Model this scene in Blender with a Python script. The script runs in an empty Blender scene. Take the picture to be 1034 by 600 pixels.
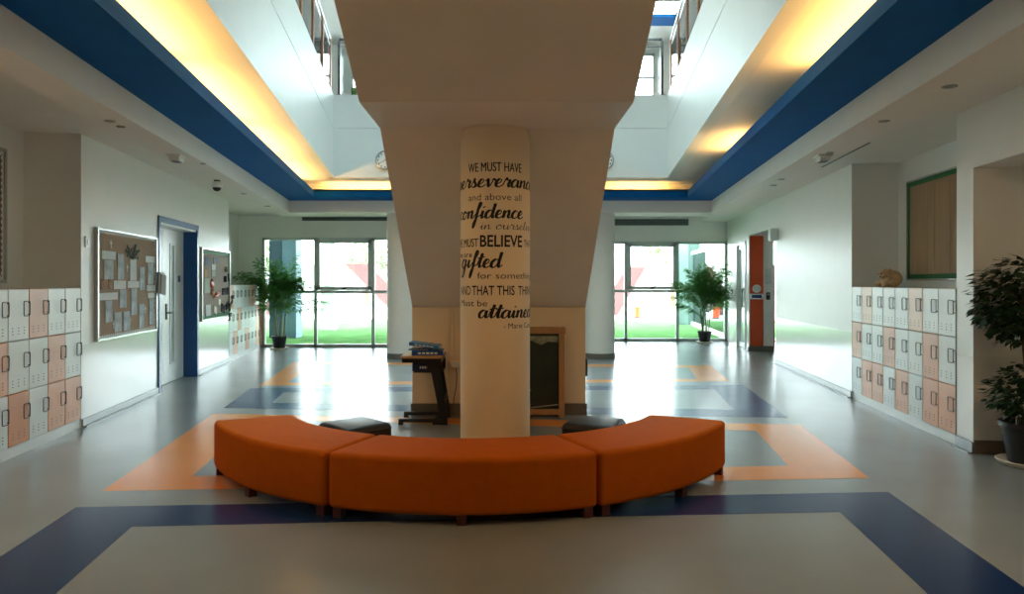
import bpy, bmesh, math, random
from mathutils import Vector, Matrix
random.seed(7)
PI = math.pi
C = bpy.context.scene.collection
sc = bpy.context.scene

# ------------------------------------------------------------------ camera, light, exposure
cam_d = bpy.data.cameras.new('camera'); cam = bpy.data.objects.new('camera', cam_d); C.objects.link(cam)
cam.location = (0, 0, 1.5); cam.rotation_euler = (PI/2, 0, 0)
cam_d.sensor_width = 36; cam_d.lens = 740/1034*36
cam_d.shift_x = 9/1034; cam_d.shift_y = -15/1034
cam_d.clip_end = 300
sc.camera = cam
sc.view_settings.view_transform = 'Standard'; sc.view_settings.look = 'None'
sc.view_settings.gamma = 1; sc.view_settings.use_curve_mapping = False
sc.view_settings.exposure = 2.55
SKY = 3.0; SKYCOL = (0.76, 0.92, 1.0)
COVE_W = 1.8; COVE_COL = (1.0, 0.52, 0.13)
FILL_W = 1.0; FILL_COL = (1.0, 0.66, 0.36)
w = bpy.data.worlds.new('sky'); sc.world = w; w.use_nodes = True
nt = w.node_tree; nt.nodes.clear()
wo = nt.nodes.new('ShaderNodeOutputWorld'); wb = nt.nodes.new('ShaderNodeBackground')
tc = nt.nodes.new('ShaderNodeTexCoord'); sx = nt.nodes.new('ShaderNodeSeparateXYZ'); rp = nt.nodes.new('ShaderNodeValToRGB')
nt.links.new(tc.outputs['Generated'], sx.inputs[0]); nt.links.new(sx.outputs['Z'], rp.inputs['Fac'])
rp.color_ramp.elements[0].color = (0.88, 0.96, 1, 1); rp.color_ramp.elements[1].color = (*SKYCOL, 1)
nt.links.new(rp.outputs['Color'], wb.inputs['Color']); wb.inputs['Strength'].default_value = SKY
nt.links.new(wb.outputs[0], wo.inputs[0])
sc.cycles.max_bounces = 10; sc.cycles.diffuse_bounces = 6; sc.cycles.glossy_bounces = 5
sc.cycles.transparent_max_bounces = 16; sc.cycles.sample_clamp_indirect = 6
sc.cycles.caustics_reflective = False; sc.cycles.caustics_refractive = False

def area(name, loc, rot, sx_, sy_, power, col, portal=False):
    d = bpy.data.lights.new(name, 'AREA'); d.shape = 'RECTANGLE'; d.size = sx_; d.size_y = sy_
    d.energy = power; d.color = col
    if portal: d.cycles.is_portal = True
    o = bpy.data.objects.new(name, d); o.location = loc; o.rotation_euler = rot; C.objects.link(o); return o
# sampling portals in the openings daylight comes through
area('portal_window_left', (-3.4, 17.05, 1.28), (-PI/2, 0, 0), 4.6, 2.5, 1, (1, 1, 1), True)
area('portal_window_right', (3.2, 18.75, 1.28), (-PI/2, 0, 0), 5.2, 2.5, 1, (1, 1, 1), True)
area('portal_skylight', (-.05, 10.0, 8.3), (0, 0, 0), 6.4, 8.2, 1, (1, 1, 1), True)

# ------------------------------------------------------------------ site constants (metres)
K = 0.1284                                   # the two long walls splay apart towards the far end
CK = 1/math.sqrt(1+K*K)
AL, AR = 3.378, 3.29                         # wall offsets from the camera axis at Y = 0
ANG = math.atan(K)
YGL, YGR = 16.9, 18.6                        # far glazing, left and right
def lx(a, Y): return -(a + K*Y)
def rx(a, Y): return a + K*Y
ML = Matrix.Translation((-AL, 0, 0)) @ Matrix.Rotation(PI/2+ANG, 4, 'Z')     # x along wall to the right, y into wall
MR = Matrix.Translation((AR, 0, 0)) @ Matrix.Rotation(-PI/2-ANG, 4, 'Z')
def WL(Y, o=0, z=0): return ML @ Vector((Y/CK, o, z))
def WR(Y, o=0, z=0): return MR @ Vector((-Y/CK, o, z))
RZL, RZR = PI/2+ANG, -PI/2-ANG

# ------------------------------------------------------------------ materials
def srgb(h):
    h = h.lstrip('#'); v = [int(h[i:i+2], 16)/255 for i in (0, 2, 4)]
    return tuple(c/12.92 if c <= .04045 else ((c+.055)/1.055)**2.4 for c in v)
MATS = {}
def mat(name, col, rough=.5, metal=0, var=.06, scale=8, bump=0, bscale=60, coat=0, emit=None, spec=None, stretch=None):
    if name in MATS: return MATS[name]
    m = bpy.data.materials.new(name); m.use_nodes = True; MATS[name] = m
    n = m.node_tree.nodes; l = m.node_tree.links; b = n['Principled BSDF']
    if isinstance(col, str): col = srgb(col)
    t = n.new('ShaderNodeTexCoord'); no = n.new('ShaderNodeTexNoise'); no.inputs['Scale'].default_value = scale; no.inputs['Detail'].default_value = 4
    src = t.outputs['Object']
    if stretch:
        mp = n.new('ShaderNodeMapping'); mp.inputs['Scale'].default_value = stretch; l.new(src, mp.inputs['Vector']); src = mp.outputs['Vector']
    l.new(src, no.inputs['Vector'])
    r = n.new('ShaderNodeValToRGB')
    r.color_ramp.elements[0].position = .3; r.color_ramp.elements[1].position = .7
    r.color_ramp.elements[0].color = (*[max(0, c*(1-var)) for c in col], 1); r.color_ramp.elements[1].color = (*[min(1, c*(1+var)) for c in col], 1)
    l.new(no.outputs['Fac'], r.inputs['Fac']); l.new(r.outputs['Color'], b.inputs['Base Color'])
    b.inputs['Roughness'].default_value = rough; b.inputs['Metallic'].default_value = metal
    if coat: b.inputs['Coat Weight'].default_value = coat; b.inputs['Coat Roughness'].default_value = .1
    if spec is not None: b.inputs['Specular IOR Level'].default_value = spec
    if bump:
        n2 = n.new('ShaderNodeTexNoise'); n2.inputs['Scale'].default_value = bscale; l.new(src, n2.inputs['Vector'])
        bp = n.new('ShaderNodeBump'); bp.inputs['Strength'].default_value = bump; bp.inputs['Distance'].default_value = .01
        l.new(n2.outputs['Fac'], bp.inputs['Height']); l.new(bp.outputs['Normal'], b.inputs['Normal'])
    if emit: b.inputs['Emission Color'].default_value = (*emit[0], 1); b.inputs['Emission Strength'].default_value = emit[1]
    return m
def glass_mat(name='window_glass', col=(.93, .97, .96)):
    m = bpy.data.materials.new(name); m.use_nodes = True; n = m.node_tree.nodes; l = m.node_tree.links; n.clear()
    o = n.new('ShaderNodeOutputMaterial'); mx = n.new('ShaderNodeMixShader'); tr = n.new('ShaderNodeBsdfTransparent'); gl = n.new('ShaderNodeBsdfGlossy')
    tr.inputs['Color'].default_value = (*col, 1); gl.inputs['Roughness'].default_value = .02
    fr = n.new('ShaderNodeFresnel'); fr.inputs['IOR'].default_value = 1.35
    l.new(fr.outputs[0], mx.inputs['Fac']); l.new(tr.outputs[0], mx.inputs[1]); l.new(gl.outputs[0], mx.inputs[2]); l.new(mx.outputs[0], o.inputs[0])
    return m
def wall_mat():
    # white paint with a washable glossy lower dado
    m = mat('wall_paint', '#eeeeea', .5, 0, .015, 3, .02, 150)
    n = m.node_tree.nodes; l = m.node_tree.links; b = n['Principled BSDF']
    g = n.new('ShaderNodeNewGeometry'); s = n.new('ShaderNodeSeparateXYZ'); l.new(g.outputs['Position'], s.inputs[0])
    mr = n.new('ShaderNodeMapRange'); mr.inputs['From Min'].default_value = .84; mr.inputs['From Max'].default_value = .86
    mr.inputs['To Min'].default_value = .16; mr.inputs['To Max'].default_value = .42
    l.new(s.outputs['Z'], mr.inputs['Value']); l.new(mr.outputs[0], b.inputs['Roughness'])
    return m
M_wall = wall_mat()
M_ceil = mat('ceiling_paint', '#f2efe8', .7, 0, .015, 3)
M_fascia = mat('fascia_panel', '#e4e8e6', .45, 0, .015, 2)
M_stair = mat('stair_paint', '#f0e6d4', .6, 0, .03, 2, .02, 120)
M_under = mat('understair_paint', '#ecd9b9', .5, 0, .02, 3)
M_colm = mat('cream_column_paint', '#f0ddbc', .42, 0, .02, 3)
M_whitecol = mat('white_column_paint', '#deddd6', .45, 0, .02, 3)
M_blue = mat('blue_paint', '#0060aa', .75, 0, .04, 4, spec=.15)
M_doorblue = mat('blue_door_frame_paint', '#12508f', .35, 0, .04, 4)
M_skirt = mat('grey_skirting', '#8b8d8e', .35, .5, .05, 10)
M_skirtb = mat('brown_grey_skirting', '#6e665c', .5, 0, .05, 10)
def floor_mat(name, col, rough=.235):
    m = mat(name, col, rough, 0, .06, 1.2, .012, 6, spec=.3)
    n = m.node_tree.nodes; l = m.node_tree.links; b = n['Principled BSDF']
    t = n.new('ShaderNodeTexCoord'); no = n.new('ShaderNodeTexNoise'); no.inputs['Scale'].default_value = 2.2; no.inputs['Detail'].default_value = 5
    l.new(t.outputs['Object'], no.inputs['Vector'])
    mr = n.new('ShaderNodeMapRange'); mr.inputs['To Min'].default_value = rough-.05; mr.inputs['To Max'].default_value = rough+.06
    l.new(no.outputs['Fac'], mr.inputs['Value']); l.new(mr.outputs[0], b.inputs['Roughness'])
    return m
M_floor = floor_mat('grey_vinyl_floor', '#858988')
M_forange = floor_mat('orange_vinyl', '#d98a4a')
M_fnavy = floor_mat('navy_vinyl', '#16305a')
M_fslate = floor_mat('slate_blue_vinyl', '#2c4a6c')
M_alu = mat('aluminium_frame', '#ccd4d4', .35, .1, .03, 10)
M_glass = glass_mat(); M_sky = glass_mat('tinted_skylight_glass', (.5, .55, .55))
M_white = mat('white_plastic', '#e6e9e8', .35, 0, .02, 6)
M_lwhite = mat('white_locker_plastic', '#e3e8e6', .4, 0, .02, 5)
M_lpeach = mat('peach_locker_plastic', '#e0a582', .42, 0, .03, 5)
M_lpale = mat('pale_peach_locker_plastic', '#eec6aa', .42, 0, .03, 5)
M_lorange = mat('orange_locker_plastic', '#cf8140', .42, 0, .03, 5)
M_black = mat('black_plastic', '#151515', .45, 0, .1, 10)
M_dgrey = mat('dark_grey_metal', '#3b3f40', .4, .6, .05, 10)
M_steel = mat('steel', '#b9bcbc', .25, .9, .04, 12)
M_orange = mat('orange_upholstery', (.5, .1, .002), .8, 0, .05, 14, .08, 260, spec=.1)
M_legw = mat('dark_red_wood', '#4a1d10', .45, 0, .15, 12)
M_leather = mat('black_leather', '#15181d', .42, 0, .12, 10, .1, 90)
M_cork = mat('cork', '#a98e75', .85, 0, .15, 40, .1, 150)
M_corkdk = mat('brown_cork', '#85643f', .85, 0, .22, 50, .1, 150)
M_paper = mat('white_paper', '#dfe3e2', .75, 0, .03, 10)
M_photo = mat('printed_photo', '#bcc6cb', .8, 0, .35, 9, spec=.2)
M_photodk = mat('dark_photo', '#3c3a3c', .9, 0, .6, 12, spec=.1)
M_silver = mat('silver_frame', '#b8b8b4', .3, .6, .04, 10)
M_green = mat('green_border', '#1d6a35', .7, 0, .3, 55)
M_brownpaper = mat('brown_display_paper', '#a78765', .75, 0, .1, 5, .05, 20, stretch=(6, 6, .4))
M_leaf = mat('palm_leaf', '#4a8038', .5, 0, .4, 3)
M_leafdk = mat('ficus_leaf', '#1d3a1c', .42, 0, .4, 6)
M_bark = mat('bark', '#7a6248', .8, 0, .25, 20, .3, 60)
M_cane = mat('palm_cane', '#7f8a4e', .55, 0, .3, 12)
M_soil = mat('soil', '#2c2119', .95, 0, .4, 40, .5, 60)
M_pot = mat('black_pot', '#1f2224', .42, 0, .1, 8)
M_saucer = mat('cream_saucer', '#d8cbb8', .5, 0, .05, 8)
M_wood = mat('pale_wood', '#b58a5c', .5, 0, .15, 5, stretch=(2, 14, 14))
M_frwood = mat('board_wood_frame', '#b3865a', .5, 0, .12, 5, stretch=(8, 8, 2))
M_chalk = mat('green_chalkboard', '#202c24', .55, 0, .3, 4)
M_bkblue = mat('blue_book_cover', '#1c4f94', .4, 0, .4, 30)
M_bklight = mat('light_blue_book_cover', '#3f86bd', .4, 0, .4, 30)
M_navybox = mat('navy_box', '#14244c', .5, 0, .3, 20)
M_plush = mat('tan_plush', '#d6b38a', .95, 0, .2, 30, .6, 90)
M_letter = mat('black_lettering', '#0d0b0a', .5, 0, .1, 20)
M_lettert = mat('thin_grey_lettering', '#3c3026', .6, 0, .1, 20)
M_opanel = mat('orange_wall_panel', '#d2480c', .4, 0, .05, 3)
M_lawn = mat('lawn_grass', (.105, .215, .08), 1, 0, .25, 1.5, 0, 40, spec=0)
M_pave = mat('white_paving', '#e4e2dc', .8, 0, .06, 2)
M_bldg = mat('white_render', '#e6e4e0', .8, 0, .04, 1)
M_red = mat('red_strut_paint', '#5c3a38', .7, 0, .08, 3)
M_outgrey = mat('blue_grey_cladding', '#6f8ba3', .6, 0, .1, 2)
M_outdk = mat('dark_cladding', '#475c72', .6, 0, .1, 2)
M_treeleaf = mat('tree_leaf', '#a3ad8c', .8, 0, .4, 1.5)
M_copper = mat('copper_post', '#b07a5a', .35, .5, .1, 10)
M_board2 = mat('craft_board', '#a5978a', .85, 0, .1, 30)
M_grille = mat('grille', '#6d7676', .5, .2, .05, 10)
M_lamp = mat('lamp_panel', '#fff4dd', .5, emit=((1, .93, .8), 4.0))

# ------------------------------------------------------------------ mesh builder
def translucent(m, k):
    n = m.node_tree.nodes; l = m.node_tree.links; b = n['Principled BSDF']; o = n['Material Output']
    t = n.new('ShaderNodeBsdfTranslucent'); x = n.new('ShaderNodeMixShader'); x.inputs['Fac'].default_value = k
    l.new(b.inputs['Base Color'].links[0].from_socket, t.inputs['Color'])
    l.new(b.outputs[0], x.inputs[1]); l.new(t.outputs[0], x.inputs[2]); l.new(x.outputs[0], o.inputs['Surface'])
translucent(M_leaf, .35); translucent(M_leafdk, .15); translucent(M_treeleaf, .3)

class MB:
    def __init__(s, M=None): s.bm = bmesh.new(); s.M = M; s.mats = []; s.mi = 0
    def use(s, m):
        if m not in s.mats: s.mats.append(m)
        s.mi = s.mats.index(m); return s
    def _v(s, p):
        p = Vector(p); return s.bm.verts.new(s.M @ p if s.M else p)
    def _f(s, vs):
        try: f = s.bm.faces.new(vs)
        except ValueError: return None
        f.material_index = s.mi; return f
    def box(s, x0, x1, y0, y1, z0, z1, bev=0, seg=2):
        v = [s._v(p) for p in ((x0,y0,z0),(x1,y0,z0),(x1,y1,z0),(x0,y1,z0),(x0,y0,z1),(x1,y0,z1),(x1,y1,z1),(x0,y1,z1))]
        fs = [s._f([v[i] for i in q]) for q in ((0,3,2,1),(4,5,6,7),(0,1,5,4),(1,2,6,5),(2,3,7,6),(3,0,4,7))]
        if bev:
            es = {e for f in fs for e in f.edges}
            r = bmesh.ops.bevel(s.bm, geom=list(es), offset=bev, segments=seg, profile=.5, affect='EDGES')
            for f in r['faces']: f.material_index = s.mi
        return s
    def prism(s, pts, z0, z1):
        a = [s._v((p[0], p[1], z0)) for p in pts]; b = [s._v((p[0], p[1], z1)) for p in pts]; n = len(pts)
        s._f(a[::-1]); s._f(b)
        for i in range(n): s._f([a[i], a[(i+1) % n], b[(i+1) % n], b[i]])
        return s
    def extrude_x(s, pts, x0, x1):
        a = [s._v((x0, p[0], p[1])) for p in pts]; b = [s._v((x1, p[0], p[1])) for p in pts]; n = len(pts)
        s._f(a); s._f(b[::-1])
        for i in range(n): s._f([a[i], b[i], b[(i+1) % n], a[(i+1) % n]])
        return s
    def extrude_y(s, pts, y0, y1):
        a = [s._v((p[0], y0, p[1])) for p in pts]; b = [s._v((p[0], y1, p[1])) for p in pts]; n = len(pts)
        s._f(a); s._f(b[::-1])
        for i in range(n): s._f([a[i], b[i], b[(i+1) % n], a[(i+1) % n]])
        return s
    def lathe(s, prof, c=(0, 0, 0), seg=32, cap=True):
        rings = []
        for r, z in prof:
            rings.append([s._v((c[0]+r*math.cos(2*PI*i/seg), c[1]+r*math.sin(2*PI*i/seg), c[2]+z)) for i in range(seg)])
        for a, b in zip(rings, rings[1:]):
            for i in range(seg): s._f([a[i], a[(i+1) % seg], b[(i+1) % seg], b[i]])
        if cap: s._f(rings[0][::-1]); s._f(rings[-1])
        return s
    def tube(s, pts, r, seg=8, closed=False):
        pts = [Vector(p) for p in pts]; n = len(pts); rs = r if isinstance(r, (list, tuple)) else [r]*n
        rings = []; up = Vector((0, 0, 1))
        for i, p in enumerate(pts):
            if closed: t = pts[(i+1) % n]-pts[i-1]
            else: t = pts[min(i+1, n-1)]-pts[max(i-1, 0)]
            t.normalize(); u = t.cross(up)
            if u.length < .05: u = t.cross(Vector((0, 1, 0)))
            u.normalize(); vv = t.cross(u)
            rings.append([s._v(p+rs[i]*(u*math.cos(2*PI*k/seg)+vv*math.sin(2*PI*k/seg))) for k in range(seg)])
        m = n if closed else n-1
        for i in range(m):
            a, b = rings[i], rings[(i+1) % n]
            for k in range(seg): s._f([a[k], b[k], b[(k+1) % seg], a[(k+1) % seg]])
        if not closed: s._f(rings[0]); s._f(rings[-1][::-1])
        return s
    def ball(s, c, r, seg=20, rings=12, jit=0):
        if not isinstance(r, (tuple, list)): r = (r, r, r)
        g = []
        for j in range(1, rings):
            th = PI*j/rings
            row = []
            for i in range(seg):
                k = 1+random.uniform(-jit, jit)
                row.append(s._v((c[0]+k*r[0]*math.sin(th)*math.cos(2*PI*i/seg), c[1]+k*r[1]*math.sin(th)*math.sin(2*PI*i/seg), c[2]+k*r[2]*math.cos(th))))
            g.append(row)
        t = s._v((c[0], c[1], c[2]+r[2])); bt = s._v((c[0], c[1], c[2]-r[2]))
        for a, b in zip(g, g[1:]):
            for i in range(seg): s._f([a[i], b[i], b[(i+1) % seg], a[(i+1) % seg]])
        for i in range(seg): s._f([t, g[0][i], g[0][(i+1) % seg]]); s._f([bt, g[-1][(i+1) % seg], g[-1][i]])
        return s
    def quad(s, *ps): s._f([s._v(p) for p in ps]); return s
    def build(s, name, m=None, parent=None, loc=None, rotz=0, smooth=None):
        me = bpy.data.meshes.new(name)
        bmesh.ops.recalc_face_normals(s.bm, faces=s.bm.faces) if smooth != 'raw' else None
        s.bm.to_mesh(me); s.bm.free()
        if m and not s.mats: s.mats = [m]
        for q in s.mats: me.materials.append(q)
        if smooth:
            me.polygons.foreach_set('use_smooth', [True]*len(me.polygons))
            if smooth != 'raw': me.set_sharp_from_angle(angle=math.radians(smooth))
        o = bpy.data.objects.new(name, me); C.objects.link(o)
        if parent: o.parent = parent
        if loc is not None: o.location = loc
        if rotz: o.rotation_euler.z = rotz
        return o
def tag(o, label, cat, group=None):
    o['label'] = label; o['category'] = cat
    if group: o['group'] = group
    return o
def thing(name, label, cat, loc=(0, 0, 0), rotz=0, group=None):
    o = bpy.data.objects.new(name, None); C.objects.link(o); o.empty_display_size = .1
    o.location = loc; o.rotation_euler = (0, 0, rotz); return tag(o, label, cat, group)
def struct(o): o['kind'] = 'structure'; return o
def copy_tree(o, parent=None):
    c = o.copy(); C.objects.link(c); c.parent = parent
    for ch in list(o.children): copy_tree(ch, c)
    return c
def arc_pts(cx, cy, r, a0, a1, n): return [(cx+r*math.cos(a0+(a1-a0)*i/n), cy+r*math.sin(a0+(a1-a0)*i/n)) for i in range(n+1)]

# ================================================================== STRUCTURE
# ---- floor with inlaid vinyl frames
f = MB().prism([(-9, -8), (9, -8), (9, YGR+.1), (-.875, YGR+.1), (-.875, YGL+.1), (-9, YGL+.1)], -.2, 0)
floor = struct(f.build('floor', M_floor))
def frame(name, m, onl, onr, ofl, ofr, inl, inr, ifl, ifr):
    b = MB()
    for q in ((onl, onr, inr, inl), (ofl, ifl, ifr, ofr), (onl, inl, ifl, ofl), (onr, ofr, ifr, inr)):
        b.prism(q, -.01, .0012)
    b.build(name, m, floor)
frame('navy_inlay', M_fnavy, (-2.40, 1.0), (2.25, 1.0), (-2.845, 4.88), (2.752, 5.236), (-1.88, 1.4), (1.78, 1.4), (-2.277, 4.494), (2.198, 4.784))
frame('orange_inlay', M_forange, (-2.875, 5.26), (2.803, 5.61), (-3.306, 8.35), (3.13, 7.72), (-2.40, 5.66), (2.327, 5.98), (-2.70, 7.98), (2.551, 7.39))
frame('slate_inlay', M_fslate, (-3.33, 8.74), (3.156, 8.11), (-3.57, 10.37), (3.51, 10.7), (-2.87, 9.10), (2.72, 8.62), (-2.98, 9.98), (2.95, 10.28))
frame('far_orange_inlay', M_forange, (-3.53, 10.62), (3.43, 11.1), (-3.95, 13.85), (3.74, 13.2), (-3.22, 10.95), (3.0, 11.35), (-3.42, 13.4), (3.25, 12.85))

# ---- long walls
def wbox(b, side, Y0, Y1, o0, o1, z0, z1):
    b.M = ML if side == 'L' else MR
    if side == 'L': b.box(Y0/CK, Y1/CK, o0, o1, z0, z1)
    else: b.box(-Y1/CK, -Y0/CK, o0, o1, z0, z1)
H1 = 3.3
DY0, DY1, DZ = 9.90, 11.66, 2.35              # blue framed door
b = MB()
wbox(b, 'L', -8, 5.46, 0, .7, 0, H1)
wbox(b, 'L', 5.46, 7.55, .55, .7, 0, H1)       # back of locker recess
wbox(b, 'L', 7.55, DY0, 0, .7, 0, H1)
wbox(b, 'L', DY0, DY1, 0, .7, DZ, H1)
wbox(b, 'L', DY0, DY1, .5, .7, 0, DZ)
wbox(b, 'L', DY1, 13.73, 0, .7, 0, H1)
wbox(b, 'L', 13.73, YGL+.3, .55, .7, 0, H1)
struct(b.build('wall_left', M_wall))
b = MB()
wbox(b, 'R', -8, 3.2, 0, .9, 0, H1)
wbox(b, 'R', 3.2, 6.41, 0, .9, 2.5, H1)        # header over alcove
wbox(b, 'R', 3.2, 6.41, .9, 1.1, 0, H1)
wbox(b, 'R', 6.41, 6.707, 0, .9, 0, H1)        # pillar
wbox(b, 'R', 6.707, 9.47, .57, .9, 0, H1)      # back of locker recess
wbox(b, 'R', 9.47, 12.9, 0, .9, 0, H1); wbox(b, 'R', 12.9, 13.5, 0, .52, 0, H1)
wbox(b, 'R', 13.5, 15.9, 0, .52, 2.51, H1)
wbox(b, 'R', 15.9, 16.2, 0, .52, 0, H1)
wbox(b, 'R', 16.2, 17.27, 0, .52, 2.42, H1)
wbox(b, 'R', 17.27, YGR+.2, 0, .52, 0, H1)
wbox(b, 'R', 9.47, YGR+.3, 2.4, 2.6, 0, H1)    # side corridor beyond the opening
struct(b.build('wall_right', M_wall))
b = MB(); b.box(-9, 9, -8.2, -8, 0, 9.2); struct(b.build('wall_near', mat('lobby_end_wall', '#7c7468', .6)))
# far walls: over the glazing and between
b = MB()
b.box(lx(AL+.6, YGL), -1.0, YGL, YGL+.25, 2.53, 4.9)
b.box(lx(AL+.6, YGL), lx(AL+.0, YGL), YGL, YGL+.25, 0, 2.53)
b.box(-1.0, -.75, YGL, YGR+.25, 0, 4.9)
b.box(-.75, rx(AR+2.5, YGR), YGR, YGR+.25, 2.53, 4.9)
b.box(rx(AR, YGR), rx(AR+.6, YGR), YGR, YGR+.25, 0, 2.53)
struct(b.build('wall_far', M_wall))

# ---- baseboards
b = MB()
def skirt(side, Y0, Y1, h=.085): wbox(b, side, Y0, Y1, -.016, .004, 0, h); wbox(b, side, Y0, Y1, -.05, 0, 0, .012)
skirt('L', 7.56, DY0-.06); skirt('L', DY1+.06, 13.73)
struct(b.build('baseboard_left', M_skirt))
b = MB(); skirt('R', 6.40, 6.705, .1); skirt('R', 9.47, 13.5); skirt('R', 15.9, 16.15)
struct(b.build('baseboard_right', M_skirt))
b = MB(); wbox(b, 'R', 6.39, 6.41, 0, .9, 0, .12); wbox(b, 'R', 15.88, 15.9, 0, .52, 0, .12); struct(b.build('baseboard_alcove', M_skirtb))

# ---- ceilings
def strip(b, a0, a1, Y0, Y1, z0, z1, side):
    X = lx if side == 'L' else rx
    b.prism([(X(a0, Y0), Y0), (X(a1, Y0), Y0), (X(a1, Y1), Y1), (X(a0, Y1), Y1)], z0, z1)
ST = {'L': 2.32, 'R': 2.22}; BI = {'L': 1.765, 'R': 1.685}; FA = {'L': 1.37, 'R': 1.28}
ZS, ZB, ZLIP, ZY, ZG, ZP = 2.85, 3.08, 3.20, 3.40, 4.29, 4.90
Y0B, Y0L, Y0F = .3, .85, 1.25                  # near ends of coffer: blue outer, lip, fascia
Y1B, Y1L, Y1F = 14.2, 13.67, 13.3              # far ends
b = MB()
for s in 'LR':
    aw = AL+.62 if s == 'L' else AR+1.0
    strip(b, 2.63, aw, -8, YGL if s == 'L' else YGR, 3.03, 3.3, s)      # high side ceiling
    strip(b, ST[s], 2.63, Y0B, Y1B+.8, ZS, 3.3, s)                      # lower soffit
b.prism([(lx(ST['L'], Y1B), Y1B), (rx(ST['R'], Y1B), Y1B), (rx(ST['R'], 15), 15), (lx(ST['L'], 15), 15)], ZS, 3.3)
b.prism([(lx(2.63, 15), 15), (rx(2.63, 15), 15), (rx(2.63, YGR), YGR), (lx(2.63, YGR), YGR)], 3.2, 3.35)
b.prism([(lx(2.63, -8), -8), (rx(2.63, -8), -8), (rx(2.63, Y0B), Y0B), (lx(2.63, Y0B), Y0B)], ZS, 3.3)
b.prism([(rx(AR+1.0, 9.6), 9.6), (rx(AR+2.6, 9.6), 9.6), (rx(AR+2.6, YGR), YGR), (rx(AR+1.0, YGR), YGR)], 3.03, 3.3)
struct(b.build('ceiling', M_ceil))
# shadow gap in the right hand ceiling
b = MB(); strip(b, 2.625, 2.645, 7.1, 8.6, 2.846, 2.9, 'R'); struct(b.build('trim_1', M_dgrey))
# blue coffer shelf with upstand
b = MB()
for s in 'LR':
    strip(b, BI[s]+.029, ST[s], Y0L-.029, Y1L+.029, ZB+.0005, ZB+.05, s)
    strip(b, BI[s], BI[s]+.03, Y0L, Y1L, ZB, ZLIP, s)
b.prism([(lx(ST['L'], Y1L+.029), Y1L+.029), (rx(ST['R'], Y1L+.029), Y1L+.029), (rx(ST['R'], Y1B), Y1B), (lx(ST['L'], Y1B), Y1B)], ZB+.0005, ZB+.05)
b.prism([(lx(BI['L'], Y1L), Y1L), (rx(BI['R'], Y1L), Y1L), (rx(BI['R'], Y1L+.03), Y1L+.03), (lx(BI['L'], Y1L+.03), Y1L+.03)], ZB, ZLIP)
b.prism([(lx(ST['L'], Y0B), Y0B), (rx(ST['R'], Y0B), Y0B), (rx(ST['R'], Y0L-.029), Y0L-.029), (lx(ST['L'], Y0L-.029), Y0L-.029)], ZB+.0005, ZB+.05)
b.prism([(lx(BI['L'], Y0L), Y0L), (rx(BI['R'], Y0L), Y0L), (rx(BI['R'], Y0L-.03), Y0L-.03), (lx(BI['L'], Y0L-.03), Y0L-.03)], ZB, ZLIP)
struct(b.build('trim_2', M_blue))
# cove ceiling above the shelf (underside of the upper floor)
b = MB()
for s in 'LR': strip(b, FA[s]+.13, 6.3, -8, YGR+.2, ZY+.001, 3.6, s)
b.prism([(lx(FA['L']+.13, Y1F+.13), Y1F+.13), (rx(FA['R']+.13, Y1F+.13), Y1F+.13), (rx(FA['R']+.13, YGR+.2), YGR+.2), (lx(FA['L']+.13, YGR+.2), YGR+.2)], ZY+.001, 3.6)
b.prism([(lx(FA['L'], -8), -8), (rx(FA['R'], -8), -8), (rx(FA['R'], Y0F-.13), Y0F-.13), (lx(FA['L'], Y0F-.13), Y0F-.13)], ZY+.001, 3.6)
for s in 'LR': strip(b, ST[s], ST[s]+.05, Y0B, Y1B, 3.2, ZY, s)         # cove back
b.prism([(lx(ST['L'], Y1B), Y1B), (rx(ST['R'], Y1B), Y1B), (rx(ST['R'], Y1B+.05), Y1B+.05), (lx(ST['L'], Y1B+.05), Y1B+.05)], 3.2, ZY)
b.prism([(lx(ST['L'], Y0B), Y0B), (rx(ST['R'], Y0B), Y0B), (rx(ST['R'], Y0B-.05), Y0B-.05), (lx(ST['L'], Y0B-.05), Y0B-.05)], 3.2, ZY)
struct(b.build('ceiling_cove', M_ceil))
# white fascia round the void with a shadow groove
b = MB()
for z0, z1, d in ((ZY, ZG-.008, 0), (ZG-.008, ZG+.008, .015), (ZG+.008, ZP, 0)):
    for s in 'LR': strip(b, FA[s]+d, FA[s]+.14, Y0F-.14, Y1F+.14, z0, z1, s)
    b.prism([(lx(FA['L']+.1, Y1F+d), Y1F+d), (rx(FA['R']+.1, Y1F+d), Y1F+d), (rx(FA['R']+.1, Y1F+.14), Y1F+.14), (lx(FA['L']+.1, Y1F+.14), Y1F+.14)], z0, z1)
    b.prism([(lx(FA['L']+.1, Y0F-d), Y0F-d), (rx(FA['R']+.1, Y0F-d), Y0F-d), (rx(FA['R']+.1, Y0F-.14), Y0F-.14), (lx(FA['L']+.1, Y0F-.14), Y0F-.14)], z0, z1)
struct(b.build('trim_3', M_fascia))
# upper floor slab, its outer walls, roof with skylight opening
b = MB()
for s in 'LR': strip(b, FA[s]+.1, 6.5, -8, 20.3, 4.65, 4.85, s)
b.prism([(lx(FA['L'], Y1F+.1), Y1F+.1), (rx(FA['R'], Y1F+.1), Y1F+.1), (rx(FA['R'], 20.3), 20.3), (lx(FA['L'], 20.3), 20.3)], 4.65, 4.85)
b.prism([(lx(FA['L'], -8), -8), (rx(FA['R'], -8), -8), (rx(FA['R'], Y0F-.1), Y0F-.1), (lx(FA['L'], Y0F-.1), Y0F-.1)], 4.65, 4.85)
struct(b.build('floor_upper', M_floor))
b = MB()
strip(b, 6.3, 6.5, -8, 20.3, 0, 9.2, 'L'); struct(b.build('wall_outer_left', M_wall))
b = MB()
strip(b, 6.3, 6.5, -8, 20.3, 0, 9.2, 'R'); struct(b.build('wall_outer_right', M_wall))
b = MB()
X0, X1 = lx(6.4, 20), rx(6.4, 20)
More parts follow.
